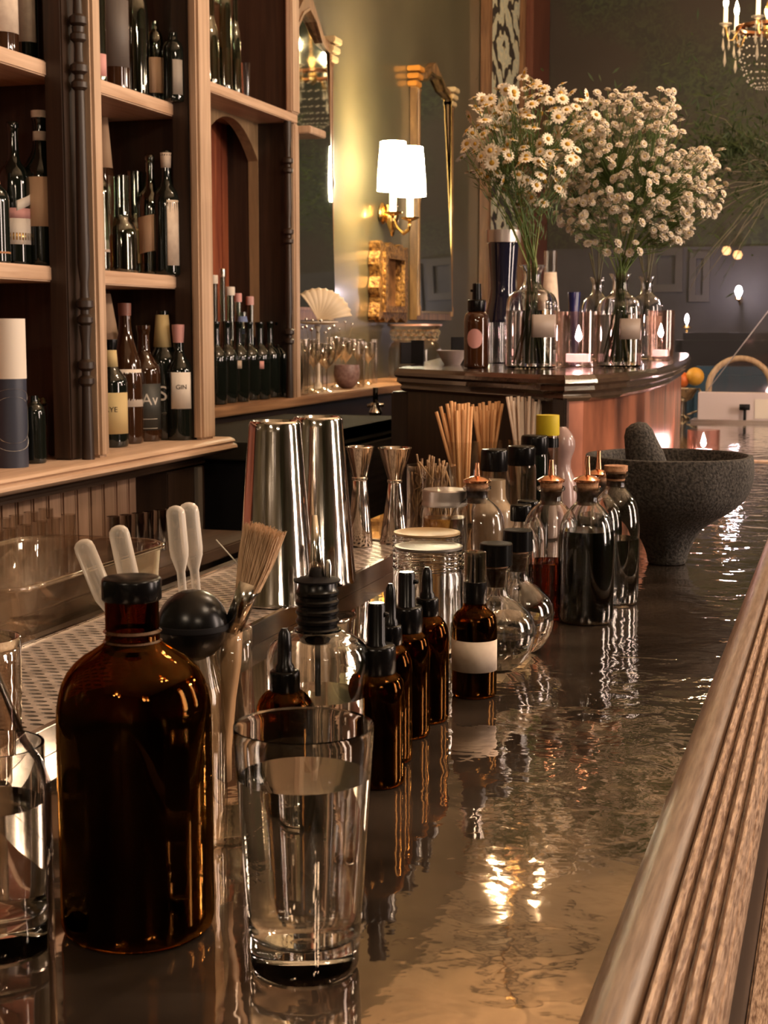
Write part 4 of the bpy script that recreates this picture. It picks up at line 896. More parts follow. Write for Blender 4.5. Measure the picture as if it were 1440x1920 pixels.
# water glass
t, p, s, R, H, pr = vessel('water_glass', 'clear pint glass nearly full of water, in the foreground', 'glass', 572, 1812, 1358, 1, BAR, [(0, 0), (1, 1)], CLEAR)
for c in list(t.children): bpy.data.objects.remove(c)
R1 = 132 * mpp((p[0], p[1], BAR + .15)); R0 = R1 * .79
pr = chaikin([(0, .0), (R0 * .92, 0), (R0, .004), (R0 * 1.005, .014), (R0 * 1.03, .028), (R1 * .985, H * .9), (R1, H - .002), (R1 * .995, H)], 1)
inn = [(0, .02), (R0 * .7, .0195), (R0 * .9, .022), (R0 * .97, .03), (R1 * .96, H * .9), (R1 * .97, H - .001)]
lathe('glass_body', pr + chaikin(inn, 1)[::-1], CLEAR, t, 96)
liquid_in('water', chaikin(inn, 1), H * .795, WATER, t, 96)
# cut crystal mixing glass at the left edge
def cutfn(n, amp): return lambda a, z: 1 - amp * abs(math.sin(a * n / 2))
p = atz(-8, 1775, BAR); s = mpp(p); R = 100 * s; H = zfor(p, 1395) - BAR
mg = thing('mixing_glass', 'thick-based mixing glass cut by the left edge, part full of clear liquid', 'glass', p)
o_ = [(0, 0), (R * .96, 0), (R, .004), (R, .016), (R * .97, .02), (R, H * .5), (R, H)]; i_ = [(0, .02), (R * .86, .021), (R * .93, .03), (R * .94, H)]
lathe('glass_body', chaikin(o_, 1) + chaikin(i_, 1)[::-1], CLEAR, mg, 64); liquid_in('liquid', chaikin(i_, 1), H * .72, WATER, mg, 64)
p = atz(-30, 1480, BAR); s = mpp(p); R = 76 * s; H = zfor(p, 1195) - BAR
cg = thing('cut_crystal_glass', 'cut crystal tumbler with diamond pattern, behind the mixing glass', 'glass', p)
bm = bmesh.new(); pr_ = [(0, 0), (R * .85, 0), (R * .9, .005)] + [(R * (.9 + .1 * k / 14), .01 + (H - .03) * k / 14) for k in range(15)] + [(R, H), (R - .003, H), (R * .84, .012), (0, .012)]
spin(bm, pr_, 60, rfn=lambda a, z: 1 + .022 * math.cos(15 * a) * math.cos(z * 480) if .008 < z < H - .02 else 1)
link('glass_body', bm, thin('cut_crystal', (.9, .86, .82), extra=.3), cg, None)
# glass with pipettes, hidden behind the amber bottle
p = atz(272, 1520, BAR); s = mpp(p); pz = Vector(p)
pg = thing('pipette_glass', 'clear glass holding the plastic pipettes, behind the large brown bottle', 'glass', p)
Rg = 62 * s; Hg = zfor(p, 1215) - BAR
glass_shell('glass_body', [(0, 0), (Rg * .9, 0), (Rg, .004), (Rg, Hg)], .0022, .006, THIN, pg, 40)
def milky():
    m = bpy.data.materials.new('milky_plastic'); m.use_nodes = True; nt = m.node_tree; nt.nodes.clear(); N = nt.nodes.new; L = nt.links.new
    t = N('ShaderNodeBsdfTransparent'); t.inputs[0].default_value = (.95, .92, .88, 1); b = N('ShaderNodeBsdfPrincipled'); b.inputs['Base Color'].default_value = (.85, .78, .7, 1); b.inputs['Roughness'].default_value = .2
    lw = N('ShaderNodeLayerWeight'); lw.inputs[0].default_value = .5; mr = N('ShaderNodeMapRange'); mr.inputs[3].default_value = .22; mr.inputs[4].default_value = .95
    mx = N('ShaderNodeMixShader'); o = N('ShaderNodeOutputMaterial')
    L(lw.outputs['Facing'], mr.inputs[0]); L(mr.outputs[0], mx.inputs[0]); L(t.outputs[0], mx.inputs[1]); L(b.outputs[0], mx.inputs[2]); L(mx.outputs[0], o.inputs[0]); return m
PIP = milky()
for i, (hx, hy, bx_, ln, lb) in enumerate(((152, 1012, 262, 118, 'leaning furthest left'), (220, 985, 285, 110, 'second from the left'), (328, 948, 288, 96, 'upright, the nearer of the right pair'), (352, 942, 300, 100, 'the farther of the right pair'))):
    y_ = (-.012, .0, .0, .014)[i]
    tip = Vector((0, 0, 0)); hp = aty(hx, hy, pz.y + y_); bpnt = aty(bx_ - (0, 0, -70, -85)[i], 1280, pz.y + y_)
    top = hp - pz; bot = bpnt - pz; d = (top - bot).normalized(); s2 = mpp(hp); r = 19.5 * s2 if i != 2 else 18 * s2
    tt = thing('plastic_pipette', 'milky plastic pipette, %s' % lb, 'pipette', tuple(pz), 0, 'plastic pipettes')
    Lb = ln * s2; pts = [top + d * r * k for k in (0, -.15, -.5, -1)] + [top - d * Lb * .85, top - d * Lb, top - d * (Lb + .012), bot]
    tube('squeeze_bulb', pts, [r * .2, r * .62, r * .92, r, r * 1.02, r * .95, r * .45, r * .4], PIP, tt, 20)
# jar with black ball lid
p = atz(368, 1585, BAR); s = mpp(p); H = zfor(p, 1235) - BAR; R = 60 * s
jb = thing('ball_lid_jar', 'narrow clear jar topped by a shiny black ball, behind the large brown bottle', 'jar', p)
glass_shell('glass_body', chaikin([(0, 0), (R * .9, 0), (R, .004), (R, H * .8), (R * .8, H * .92), (R * .7, H + .004)], 1), .002, .006, THIN, jb, 40)
rb = 66 * s; zc = zfor(p, 1172) - BAR
n = 20
lathe('black_ball', [(rb * math.sin(math.pi * k / n), zc - rb * math.cos(math.pi * k / n)) for k in range(n + 1)], BLACKR, jb, 48)
lathe('ball_seam', [(rb * .985, zc - .003), (rb * 1.02, zc - .0022), (rb * 1.025, zc), (rb * 1.02, zc + .0015), (rb * .985, zc + .002)], BLACKM, jb, 48)
# brush glass and brush
p = atz(433, 1580, BAR); s = mpp(p); H = zfor(p, 1178) - BAR; R = 43 * s; bpz = Vector(p)
bg = thing('brush_glass', 'tall slim clear glass with a cut foot, holding the pastry brush', 'glass', p)
bm = bmesh.new(); spin(bm, chaikin([(0, 0), (R * .9, 0), (R, .004), (R * 1.02, .03), (R * .86, .045), (R, .06), (R * 1.02, H)], 1) + chaikin([(0, .03), (R * .8, .032), (R * .84, .06), (R * .92, H)], 1)[::-1], 48, rfn=lambda a, z: 1 + .03 * math.cos(12 * a) if z < .06 else 1)
link('glass_body', bm, THIN, bg)
pb = thing('pastry_brush', 'flat wooden pastry brush with tan bristles, standing bristles up in the slim glass', 'brush', tuple(p))
top = aty(497, 992, bpz.y) - bpz; m1 = aty(468, 1096, bpz.y) - bpz; m2 = aty(436, 1182, bpz.y) - bpz; bt = aty(420, 1460, bpz.y) - bpz
ax = (top - m1).normalized(); sd_ = ax.cross(Vector((0, 1, 0))).normalized()
if sd_.x < 0: sd_ = -sd_
BR = noise_col(pbr('tan_bristles', (.7, .45, .26), .7), (.5, .3, .16), (.85, .58, .36), (500, 500, 40))
bm = bmesh.new(); rnd = random.Random(2)
w0, w1 = 19 * s, 34 * s
for k in range(620):
    u, v = rnd.uniform(-1, 1), rnd.uniform(-1, 1)
    a = m1 + sd_ * u * w0 + Vector((0, v * .006, 0)) - ax * .004; e = top + sd_ * (u * w1 + rnd.gauss(0, .0006)) + Vector((0, v * .009, 0)) + ax * rnd.uniform(-.003, .002)
    mid = (a + e) / 2 + sd_ * u * .001; wv = .00042
    tubebm(bm, [a, mid, e], [wv, wv, wv * .6], 3, False)
tag(link('bristles', bm, BR, pb), kind='stuff')
tube('stray_bristle', [m1 - sd_ * w0, m1 - sd_ * .014 + ax * .012, aty(405, 1012, bpz.y) - bpz], .0005, WHITEP, pb, 5)
def flatbar(name, pts, ws, th, mat, parent):
    bm = bmesh.new(); prev = None; n_ = 12
    for P_, w_ in zip(pts, ws):
        ring = [bm.verts.new(P_ + sd_ * w_ * math.copysign(abs(math.cos(a)) ** .6, math.cos(a)) + Vector((0, th * math.copysign(abs(math.sin(a)) ** .6, math.sin(a)), 0))) for a in [2 * math.pi * k / n_ for k in range(n_)]]
        if prev:
            for k in range(n_): bm.faces.new((prev[k], prev[(k + 1) % n_], ring[(k + 1) % n_], ring[k]))
        else: bm.faces.new(ring[::-1])
        prev = ring
    bm.faces.new(prev); bmesh.ops.recalc_face_normals(bm, faces=bm.faces); return link(name, bm, mat, parent)
flatbar('metal_ferrule', [m1 + ax * .002, m1 * .6 + m2 * .4, m2], [21 * s, 19 * s, 17 * s], .0075, STEEL, pb)
flatbar('wooden_handle', [m2 + (m1 - m2) * .02, m2 * .8 + bt * .2, m2 * .55 + bt * .45, m2 * .2 + bt * .8, bt], [17 * s, 19 * s, 12 * s, 9 * s, 13 * s], .006, wood('pale_handle_wood', (.42, .24, .13), (.6, .38, .22), .5, (60, 60, 6)), pb)

# ---- row of brown and clear bottles
def sprayer(t, R, H, s, rn, wpx, yz, clearcap=False):
    r1 = wpx * s / 2
    h1 = yz[0]; h2 = yz[1]
    if clearcap:
        lathe('collar', [(r1 * .95, H - .004), (r1, H - .003), (r1, H + h1), (r1 * .8, H + h1 + .001), (0, H + h1 + .001)], BLACKR, t, 32)
        lathe('spray_nozzle', [(0, H + h1 + .001), (r1 * .6, H + h1 + .001), (r1 * .6, H + h2 * .9), (0, H + h2 * .9)], BLACKP, t, 24)
        lathe('clear_overcap', [(r1 * .96, H + h1 - .001), (r1 * .93, H + h2), (0, H + h2 + .001), (0, H + h2), (r1 * .88, H + h2 - .001), (r1 * .9, H + h1 - .001)], thin('frosted_cap', (.75, .73, .7), 1.5, .12), t, 32)
    else:
        screw_cap(t, rn * 1.3, H - .012, .02 + h1 * .2, BLACKP, 'collar')
        sh_ = lathe('spray_head', [(0, H + .004), (r1 * .62, H + .004), (r1 * .62, H + h2 * .25), (r1 * .52, H + h2 * .3), (r1 * .5, H + h2 * .95), (r1 * .44, H + h2), (0, H + h2)], BLACKP, t, 32)
        tube('nozzle', [(r1 * .4, 0, H + h2 * .8), (r1 * .7, 0, H + h2 * .8)], r1 * .14, BLACKP, sh_, 10)
def dropper(t, H, s, rn, h):
    screw_cap(t, rn * 1.25, H - .012, .017, BLACKP)
    lathe('rubber_bulb', [(0, H + .004), (rn * .85, H + .005), (rn * .78, H + .009), (rn * .62, H + .011), (rn * .6, H + h * .65), (rn * .5, H + h * .9), (rn * .25, H + h), (0, H + h)], BLACKR, t, 28)
GS = 'brown spray and dropper bottles in a row'
AM = AMBER
t, p, s, R, H, pr = vessel('dropper_bottle', 'short brown dropper bottle with a black rubber bulb, directly behind the water glass', 'bottle', 536, 1500, 1268, 108, BAR, P_BOSTON, AM, GS, liq=(AMBER_LIQ, .6)); dropper(t, H, s, pr[-1][0], zfor(p, 1178) - BAR - H)
t, p, s, R, H, pr = vessel('spray_bottle', 'tall brown bottle with black sprayer, nearest of the row beside the water glass', 'bottle', 706, 1468, 1235, 106, BAR, P_BOSTONS, AM, GS, liq=(AMBER_LIQ, .75)); sprayer(t, R, H, s, pr[-1][0], 66, (.02, zfor(p, 1130) - BAR - H))
t, p, s, R, H, pr = vessel('dropper_bottle', 'brown dropper bottle right behind the nearest sprayer', 'bottle', 732, 1425, 1182, 82, BAR, P_BOSTON, AM, GS, liq=(AMBER_LIQ, .7)); dropper(t, H, s, pr[-1][0], zfor(p, 1094) - BAR - H)
t, p, s, R, H, pr = vessel('spray_bottle', 'brown bottle with a black sprayer, second sprayer in the row', 'bottle', 762, 1378, 1160, 88, BAR, P_BOSTONS, AM, GS, liq=(AMBER_LIQ, .7)); sprayer(t, R, H, s, pr[-1][0], 62, (.02, zfor(p, 1072) - BAR - H))
t, p, s, R, H, pr = vessel('dropper_bottle', 'brown dropper bottle left of the labelled bottle, in front of the wide jar', 'bottle', 800, 1350, 1130, 82, BAR, P_BOSTON, AM, GS, liq=(AMBER_LIQ, .6)); dropper(t, H, s, pr[-1][0], zfor(p, 1063) - BAR - H)
t, p, s, R, H, pr = vessel('spray_bottle', 'brown bottle with a blank cream label and clear spray overcap', 'bottle', 889, 1303, 1124, 84, BAR, P_BOSTONS, AM, GS, liq=(AMBER_LIQ, .8), lab=dict(z=(.28, .6), m=PAPER, arc=1.45, off=-.1))
sprayer(t, R, H, s, pr[-1][0], 44, (zfor(p, 1090) - BAR - H, zfor(p, 1034) - BAR - H), True)
# clear bottle with pourer
t, p, s, R, H, pr = vessel('pourer_bottle', 'clear round-shouldered bottle with a steel pour spout and black stopper', 'bottle', 597, 1480, 1178, 190, BAR, [(0, 0), (.9, 0), (1, .03), (1, .1), (1, .7), (1, .84), (.9, .92), (.6, .965), (.46, .985), (.46, 1)], CLEAR, liq=(WATER, .6), segs=64)
rn = pr[-1][0]; zz = H; hst = zfor(p, 1090) - BAR - H
rb_ = [(rn * .7, H - .012)]
for k in range(5):
    z_ = H - .004 + k * hst / 5; rb_ += [(rn * .84, z_), (rn * .92, z_ + hst * .05), (rn * .92, z_ + hst * .1), (rn * .84, z_ + hst * .14)]
lathe('rubber_stopper', [(0, H - .012)] + rb_ + [(rn * .8, H + hst), (0, H + hst)], BLACKR, t, 40)
lathe('pourer_flange', [(0, H + hst), (rn * .98, H + hst), (rn, H + hst + .0015), (rn * .6, H + hst + .004), (0, H + hst + .005)], BLACKM, t, 40)
tip = aty(589, 966, p[1]) - Vector(p); b0 = Vector((0, 0, H + hst + .003))
tube('pour_spout', [b0, b0 * .65 + tip * .35, tip], [16 * s, 12 * s, 6 * s], STEEL, t, 24)
lathe('air_tube', [(0, 0), (6 * s, 0), (6 * s, .012), (3 * s, .016), (0, .016)], STEEL, t, 14, loc=(22 * s, 0, H + hst + .002))
tube('inner_tube', [(0, 0, H - .012), (0, 0, H * .55)], .0025, BLACKM, t, 8)

# wide jars with screw threads
def widejar(label, cx, yb, yt, wp, lid, fill=None):
    p = atz(cx, yb, BAR); s = mpp(p); R = wp * s / 2; H = zfor(p, yt) - BAR
    t = thing('wide_jar', label, 'jar', p)
    zs_ = H * .72
    o_ = [(0, 0), (R * .92, 0), (R * .97, .004), (R * .97, zs_), (R * .93, zs_ + H * .03)]
    for k in range(4): zz = zs_ + H * (.05 + .05 * k); o_ += [(R * .93, zz), (R, zz + H * .015), (R, zz + H * .025), (R * .93, zz + H * .035)]
    o_ += [(R * .93, H * .97)]
    glass_shell('glass_body', o_, .003, .006, CLEAR, t, 56)
    if fill: liquid_in('contents', inner(o_, .003, .006), H * .6, fill, t, 40)
    lathe('lid', [(0, H * .965), (R * .9, H * .965), (R * .95, H * .975), (R * .95, H * .995), (R * .86, H), (R * .8, H * .99), (0, H * .992)], lid, t, 56)
widejar('wide clear screw-thread jar with a flat steel lid, behind the brown droppers', 803, 1215, 1022, 134, pbr('grey_steel_lid', (.2, .18, .16), .4, .8))
widejar('wide jar with a pale gold lid, just behind the steel-lidded one', 800, 1165, 996, 130, pbr('pale_gold_lid', (.4, .27, .14), .45, .5))
# round flasks
for cx, yb, yt, wp, cw, cytop, lb in ((928, 1253, 1062, 152, 62, 1018, 'round-bellied clear flask with black-topped cork, behind the labelled bottle'), (968, 1222, 1035, 142, 56, 993, 'second round-bellied flask, half hidden by the first')):
    t, p, s, R, H, pr = vessel('round_flask', lb, 'bottle', cx, yb, yt, wp, BAR, P_ROUND, CLEAR, 'round-bellied flasks', liq=(THIN if 0 else WATER, .34), segs=56)
    rn = pr[-1][0]; hc = zfor(p, cytop) - BAR - H
    lathe('cork', [(0, H - .022), (rn * .62, H - .022), (rn * .78, H + .002), (0, H + .002)], CORK, t, 28)
    lathe('black_cap', [(0, H + .0015), (cw * s / 2, H + .002), (cw * s / 2, H + hc - .001), (cw * s / 2 - .001, H + hc), (0, H + hc)], BLACKP, t, 36)
# small black capped bottles
for cx, yb, yt, wp, ct, lb in ((975, 1130, 968, 70, 946, 'small clear bottle with a short black cap, in front of the copper-spout bottles'), (988, 1105, 952, 66, 938, 'small clear bottle with a black cap, just behind its twin')):
    t, p, s, R, H, pr = vessel('small_bottle', lb, 'bottle', cx, yb, yt, wp, BAR, P_DASH, CLEAR, 'small black-capped bottles'); rn = pr[-1][0]
    screw_cap(t, 20 * s, H - .006, zfor(p, ct) - BAR - H + .006, BLACKP)
# dasher bottles with cork and copper spout
RED_L = glass('red_brown_bitters', (.36, .12, .06), 1.34); BLK_L = pbr('black_bitters', (.012, .01, .006), .1)
def dasher(label, cx, yb, yt, wp, tipy, liq):
    t, p, s, R, H, pr = vessel('dasher_bottle', label, 'bottle', cx, yb, yt, wp, BAR, P_DASH, CLEAR, 'bitters bottles with copper dasher spouts', liq=liq, segs=52)
    rn = pr[-1][0]
    lathe('cork', [(0, H - .024), (rn * .66, H - .024), (rn * .78, H + .001), (rn * .8, H + .006), (0, H + .006)], CORK, t, 32)
    zt_ = zfor(p, tipy) - BAR
    lathe('copper_collar', [(0, H + .006), (rn * .95, H + .006), (rn * 1.0, H + .009), (rn * .6, H + .013), (.004, H + .015), (0, H + .015)], COPPER, t, 32)
    lathe('dasher_tube', [(0, H + .013), (.0042, H + .014), (.0028, H + .03), (.0026, zt_), (0, zt_)], STEEL if 0 else COPPER, t, 16)
dasher('bitters bottle with copper spout and clear contents, beside the wide jars', 893, 1110, 912, 106, 868, (WATER, .3))
dasher('bitters bottle with copper spout, red-brown liquid in its lower half', 1030, 1152, 912, 104, 862, (RED_L, .42))
dasher('bitters bottle with copper spout, nearly full of black liquid', 1097, 1165, 912, 104, 855, (BLK_L, .68))
dasher('bitters bottle with copper spout, black liquid, half hidden behind the fullest one', 1118, 1120, 900, 92, 845, (BLK_L, .7))
t, p, s, R, H, pr = vessel('corked_bottle', 'clear bottle closed with a flat cork, beside the stone mortar', 'bottle', 1150, 1130, 885, 92, BAR, P_DASH, CLEAR, liq=(WATER, .5), segs=52)
lathe('cork', [(0, H - .02), (pr[-1][0] * .66, H - .02), (pr[-1][0] * .85, H + .001), (pr[-1][0] * .95, H + .0015), (pr[-1][0] * .95, H + .009), (0, H + .009)], CORK, t, 32)
# tall bottles with black caps, yellow cap
for cx, yb, yt, wp, cw, ct, col, lb in ((925, 1075, 868, 82, 50, 842, (.9, .8, .66), 'straight tall bottle with black cap and milky contents, behind the left bitters bottle'), (975, 1060, 858, 56, 52, 836, (.97, .94, .9), 'clear tube bottle with black cap, right of the milky one'),
                                        (1000, 1030, 838, 50, 50, 816, (.5, .5, .5), 'dark-necked bottle with a black cap, behind the clear tube bottle')):
    t, p, s, R, H, pr = vessel('capped_bottle', lb, 'bottle', cx, yb, yt, wp, BAR, [(0, 0), (.9, 0), (1, .03), (1, .1), (1, .5), (.98, .58), (.62, .66), (.56, .72), (.56, 1)] if wp > 60 else [(0, 0), (.9, 0), (1, .03), (1, .1), (1, .88), (.92, .94), (.88, 1)],
        THIN if cx != 1000 else DARKG, 'tall black-capped bottles', liq=(pbr('milky_liquid', (.5, .36, .24), .3, trans=.3), .85) if cx == 925 else None, solid=cx == 1000)
    screw_cap(t, cw * s / 2, H - .012, zfor(p, ct) - BAR - H + .012, BLACKP)
t, p, s, R, H, pr = vessel('yellow_cap_bottle', 'clear ribbed bottle with a large yellow cap and a black band', 'bottle', 1024, 1010, 816, 62, BAR, [(0, 0), (.9, 0), (1, .03), (1, .1), (1, .45), (.98, .52), (.72, .6), (.66, .64), (.66, 1)], THIN, liq=(pbr('pale_pink_liquid', (.6, .45, .4), .3, trans=.5), .6))
rn = pr[-1][0]
lathe('yellow_cap', [(0, H), (21 * s, H), (22 * s, H + .002), (21.5 * s, zfor(p, 778) - BAR), (0, zfor(p, 777) - BAR)], YELLOWP, t, 36)
lathe('black_band', [(rn * .99, zfor(p, 838) - BAR), (rn * 1.04, zfor(p, 838) - BAR), (rn * 1.04, zfor(p, 822) - BAR), (rn * .99, zfor(p, 822) - BAR)], BLACKP, t, 36)
t, p, s, R, H, pr = vessel('pink_bottle', 'pale pink curvy bottle behind the yellow-capped one', 'bottle', 1050, 1000, 800, 66, BAR, [(0, 0), (.9, 0), (1, .03), (1, .4), (.8, .52), (.55, .6), (.55, .7), (.8, .8), (.75, .9), (.3, 1), (0, 1)], pbr('pink_translucent', (.7, .48, .45), .2, trans=.6))

# straws
def straws(label, glabel, cx, yb, yt, wp, heads, mat, group, glbl):
    p = atz(cx, yb, BAR); s = mpp(p); R = wp * s / 2; H = zfor(p, yt) - BAR; pv = Vector(p)
    g = thing('straw_glass', glabel, 'glass', p)
    glass_shell('glass_body', [(0, 0), (R * .8, 0), (R * .85, .004), (R, H)], .002, .006, THIN, g, 36)
    for i, (hx, hy) in enumerate(heads):
        dy = ((i * 37) % 11 - 5) / 5 * R * .55; top = aty(hx, hy, pv.y + dy); u = (hx - cx) / wp
        bx = max(-.6, min(.6, -u * .5 if abs(u) > .4 else u * .8)); b0 = Vector((pv.x + bx * R * .8, pv.y + dy * .5, BAR + .007))
        o = tube('paper_straw', [b0, top], .0032, mat, None, 10); tag(o, label, 'straw', group)
r1 = random.Random(4)
H1 = [(818, 772), (826, 762), (838, 757), (846, 752), (852, 754), (842, 765), (860, 757), (866, 757), (872, 756), (878, 755), (884, 762), (856, 770), (868, 768), (832, 775)]
H2 = [(886, 758), (893, 762), (899, 756), (906, 754), (912, 760), (918, 752), (924, 756), (930, 753), (936, 752), (942, 757), (939, 765), (928, 768), (916, 770), (903, 768), (891, 772)]
H3 = [(951, 744), (958, 743), (965, 745), (972, 743), (979, 744), (986, 745), (993, 743), (1000, 744), (1007, 745), (1013, 743), (1020, 741), (962, 752), (976, 753), (990, 752), (1004, 753)]
straws('tan paper straw in the left glass, part of a leaning bunch', 'clear glass holding the leaning bunch of tan straws', 868, 985, 828, 56, H1, STRAWT, 'tan straws in the left glass', 0)
straws('tan paper straw in the middle glass, packed upright', 'clear glass holding the upright tan straws', 914, 965, 826, 54, H2, STRAWT, 'tan straws in the middle glass', 0)
straws('white paper straw in the right glass', 'clear glass packed with white straws', 985, 970, 824, 68, H3, STRAWW, 'white straws', 0)
# jar of dried stalks and honey jar
p = atz(808, 1085, BAR); s = mpp(p); R = 46 * s; H = zfor(p, 872) - BAR
tj = thing('twig_jar', 'clear glass filled with curled brown dried twigs, behind the jiggers', 'jar', p); glass_shell('glass_body', [(0, 0), (R * .92, 0), (R, .004), (R, H)], .002, .006, THIN, tj, 36)
bm = bmesh.new(); rnd = random.Random(8)
for k in range(70):
    a = rnd.uniform(0, 6.28); rr = R * .8 * rnd.random(); pts = []
    for i in range(8):
        u = i / 7; aa = a + u * rnd.uniform(.4, 1.5); r_ = min(R * .82, rr + R * .15 * math.sin(u * 7 + k)); pts.append((r_ * math.cos(aa), r_ * math.sin(aa), .012 + u * H * rnd.uniform(.85, 1.02)))
    tubebm(bm, pts, .0016, 5)
tag(link('dried_twigs', bm, noise_col(pbr('dried_twig', (.25, .14, .07), .7), (.14, .07, .035), (.4, .25, .13), (90, 90, 90)), tj), kind='stuff')
p = atz(833, 1085, BAR); p = atz(833, 1105, BAR); s = mpp(p); R = 43 * s; H = zfor(p, 940) - BAR
hj = thing('honey_jar', 'jar of amber contents with a white ribbed screw lid', 'jar', p)
pr = chaikin([(0, 0), (R * .95, 0), (R, .006), (R, H * .8), (R * .9, H * .93), (R * .86, H)], 1); _, inn = glass_shell('glass_body', pr, .002, .005, THIN, hj, 40)
liquid_in('amber_contents', inn, H * .82, noise_col(pbr('amber_preserve', (.35, .14, .02), .3), (.2, .06, .01), (.6, .3, .06), (90, 90, 90)), hj, 40)
hl = zfor(p, 917) - BAR
lathe('screw_lid', [(R * .8, H - .006), (R * .97, H - .006), (R * .99, H - .003), (R * .95, H), (R * .97, H + .004), (R * .97, hl - .002), (R * .92, hl), (0, hl)], SILVERL, hj, 48)

# shaker tins and jiggers on the tray
TT = BAR + TZ
def tin(label, cx, yb, yt, wbot, wtop, g='upside-down shaker tins'):
    p = atz(cx, yb, TT); s = mpp(p); H = zfor(p, yt) - TT; R0 = wbot * s / 2; R1 = wtop * s / 2
    t = thing('shaker_tin', label, 'shaker', (p.x, p.y, TT + .001), 0, g)
    lathe('tin_body', [(R0 - .001, 0), (R0 + .001, .001), (R0 + .001, .004), (R0, .006), (R1 * 1.02, H - .012), (R1, H - .003), (R1 * .96, H), (R1 * .9, H - .002), (R1 * .88, H - .006), (0, H - .006), (0, H - .008), (R1 * .88, H - .009), (R0 - .002, .006)], TIN, t, 72)
    lathe('base_bead', [(R1 * .88, H - .004), (R1 * .94, H + .0012), (R1 * .985, H - .001)], STEEL, t, 72)
tin('tall polished shaker tin turned upside down, the left and nearer of two', 518, 1130, 792, 146, 96)
tin('polished shaker tin upside down on the right, beside the jiggers', 597, 1092, 784, 140, 92)
def jig(label, cx, yb, yt, yw, w1, w2, wm, z):
    p = atz(cx, yb, z); s = mpp(p); H = zfor(p, yt) - z; zw = zfor(p, yw) - z
    t = thing('jigger', label, 'jigger', (p.x, p.y, z + .001), 0, 'double-ended jiggers')
    lathe('lower_cup', [(w2 * s / 2, 0), (w2 * s / 2 + .001, .002), (wm * s / 2, zw), (wm * s / 2 - .001, zw), (w2 * s / 2 - .001, .002), (w2 * s / 2, 0)], TIN, t, 48)
    lathe('waist_ring', [(wm * s / 2 - .001, zw - .003), (wm * s / 2 + .002, zw), (wm * s / 2 + .002, zw + .003), (wm * s / 2 - .001, zw + .006)], STEEL, t, 40)
    lathe('upper_cup', [(0, zw + .003), (wm * s / 2, zw + .003), (w1 * s / 2, H - .002), (w1 * s / 2 + .001, H - .001), (w1 * s / 2, H), (w1 * s / 2 - .001, H - .002), (wm * s / 2 - .001, zw + .006), (0, zw + .006)], TIN, t, 48)
jig('tall steel jigger on the tray, left one beside the shaker tins', 675, 1024, 838, 900, 52, 46, 26, TT)
jig('tall steel jigger on the right, in front of the twig jar', 740, 1042, 840, 905, 62, 60, 24, BAR)
# faucet
p = atz(704, 880, BAR); pz2 = aty(704, 785, p.y + .9)
fc = thing('chrome_tap', 'small chrome beer-gun holster with a black handle beside the raised bar end', 'tap', (pz2.x, pz2.y, pz2.z)); s = mpp(pz2)
lathe('valve_body', [(0, -20 * s), (8 * s, -18 * s), (13 * s, -4 * s), (11 * s, 6 * s), (13 * s, 12 * s), (9 * s, 20 * s), (9 * s, 30 * s), (0, 30 * s)], STEEL, fc, 24)
tube('handle', [(0, 0, 30 * s), (0, 0, 58 * s)], 5 * s, BLACKP, fc, 12)
tube('side_arm', [(-16 * s, 0, 24 * s), (16 * s, 0, 26 * s)], 3.5 * s, STEEL, fc, 10)
tube('down_pipe', [(0, 0, -16 * s), (0, 0, -60 * s), (-.02, .0, .985 - pz2.z)], 8 * s, STEEL, fc, 12)
# mortar and pestle
p = atz(1250, 1056, BAR); s = mpp(p); H = zfor(p, 852) - BAR; R = 155 * s
mo = thing('stone_mortar', 'large dark basalt mortar on a narrow foot, on the bar', 'mortar', p)
sh = [(0, 0), (.21, 0), (.235, .02), (.25, .1), (.33, .24), (.42, .33), (.56, .41), (.78, .5), (.92, .62), (.98, .76), (1, .9), (.99, .99), (.97, 1), (.92, 1), (.9, .93), (.78, .72), (.5, .6), (0, .55)]
sh = [(a * R, b_ * H) for a, b_ in sh]
# three leg lobes at the foot: wider seen from the front
lathe('mortar_bowl', chaikin(sh, 1), STONE, mo, 72, rfn=lambda a, z: 1 + .01 * math.sin(5 * a + z * 60) + .006 * math.sin(11 * a))
pp = Vector(p) + Vector((0, 0, 0)); a_ = aty(1192, 795, p[1] + .01); b_ = aty(1222, 905, p[1] + .01)
pe = thing('stone_pestle', 'rough stone pestle leaning in the mortar', 'pestle', b_)
v = a_ - b_; tube('pestle_body', [v * -.1, v * 0.02, v * .45, v * .85, v * .97, v * 1.02], [28 * s, 40 * s, 36 * s, 27 * s, 20 * s, 8 * s], STONE, pe, 28)
# tea light on the far part of the bar
def candle(label, cx, yb, yt, wp, z, watts, g=None):
    p = atz(cx, yb, z); s = mpp(p); R = wp * s / 2; H = zfor(p, yt) - z
    t = thing('candle_glass', label, 'candle', p, 0, g)
    glass_shell('glass_body', chaikin([(0, 0), (R * .92, 0), (R, .005), (R, H)], 1), .0035, .012, thin('candle_holder_glass', (.95, .86, .84), extra=.08) if 'candle_holder_glass' not in MATS else MATS['candle_holder_glass'], t, 40)
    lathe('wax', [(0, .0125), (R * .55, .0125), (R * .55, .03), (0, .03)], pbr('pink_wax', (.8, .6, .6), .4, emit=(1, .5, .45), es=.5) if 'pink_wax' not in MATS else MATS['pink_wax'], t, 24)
    zf = H * .55
    lathe('flame', [(0, zf - .012), (.006, zf - .006), (.0075, zf + .001), (.004, zf + .014), (0, zf + .026)], MATS.get('candle_flame') or pbr('candle_flame', (1, .8, .8), .5, emit=(1, .74, .72), es=90), t, 12)
    tube('wick', [(0, 0, .029), (0, 0, zf - .01)], .0012, BLACKM, t, 6)
    point_light('candle_light', (p.x, p.y, z + zf + .006), watts, PINK, .006)
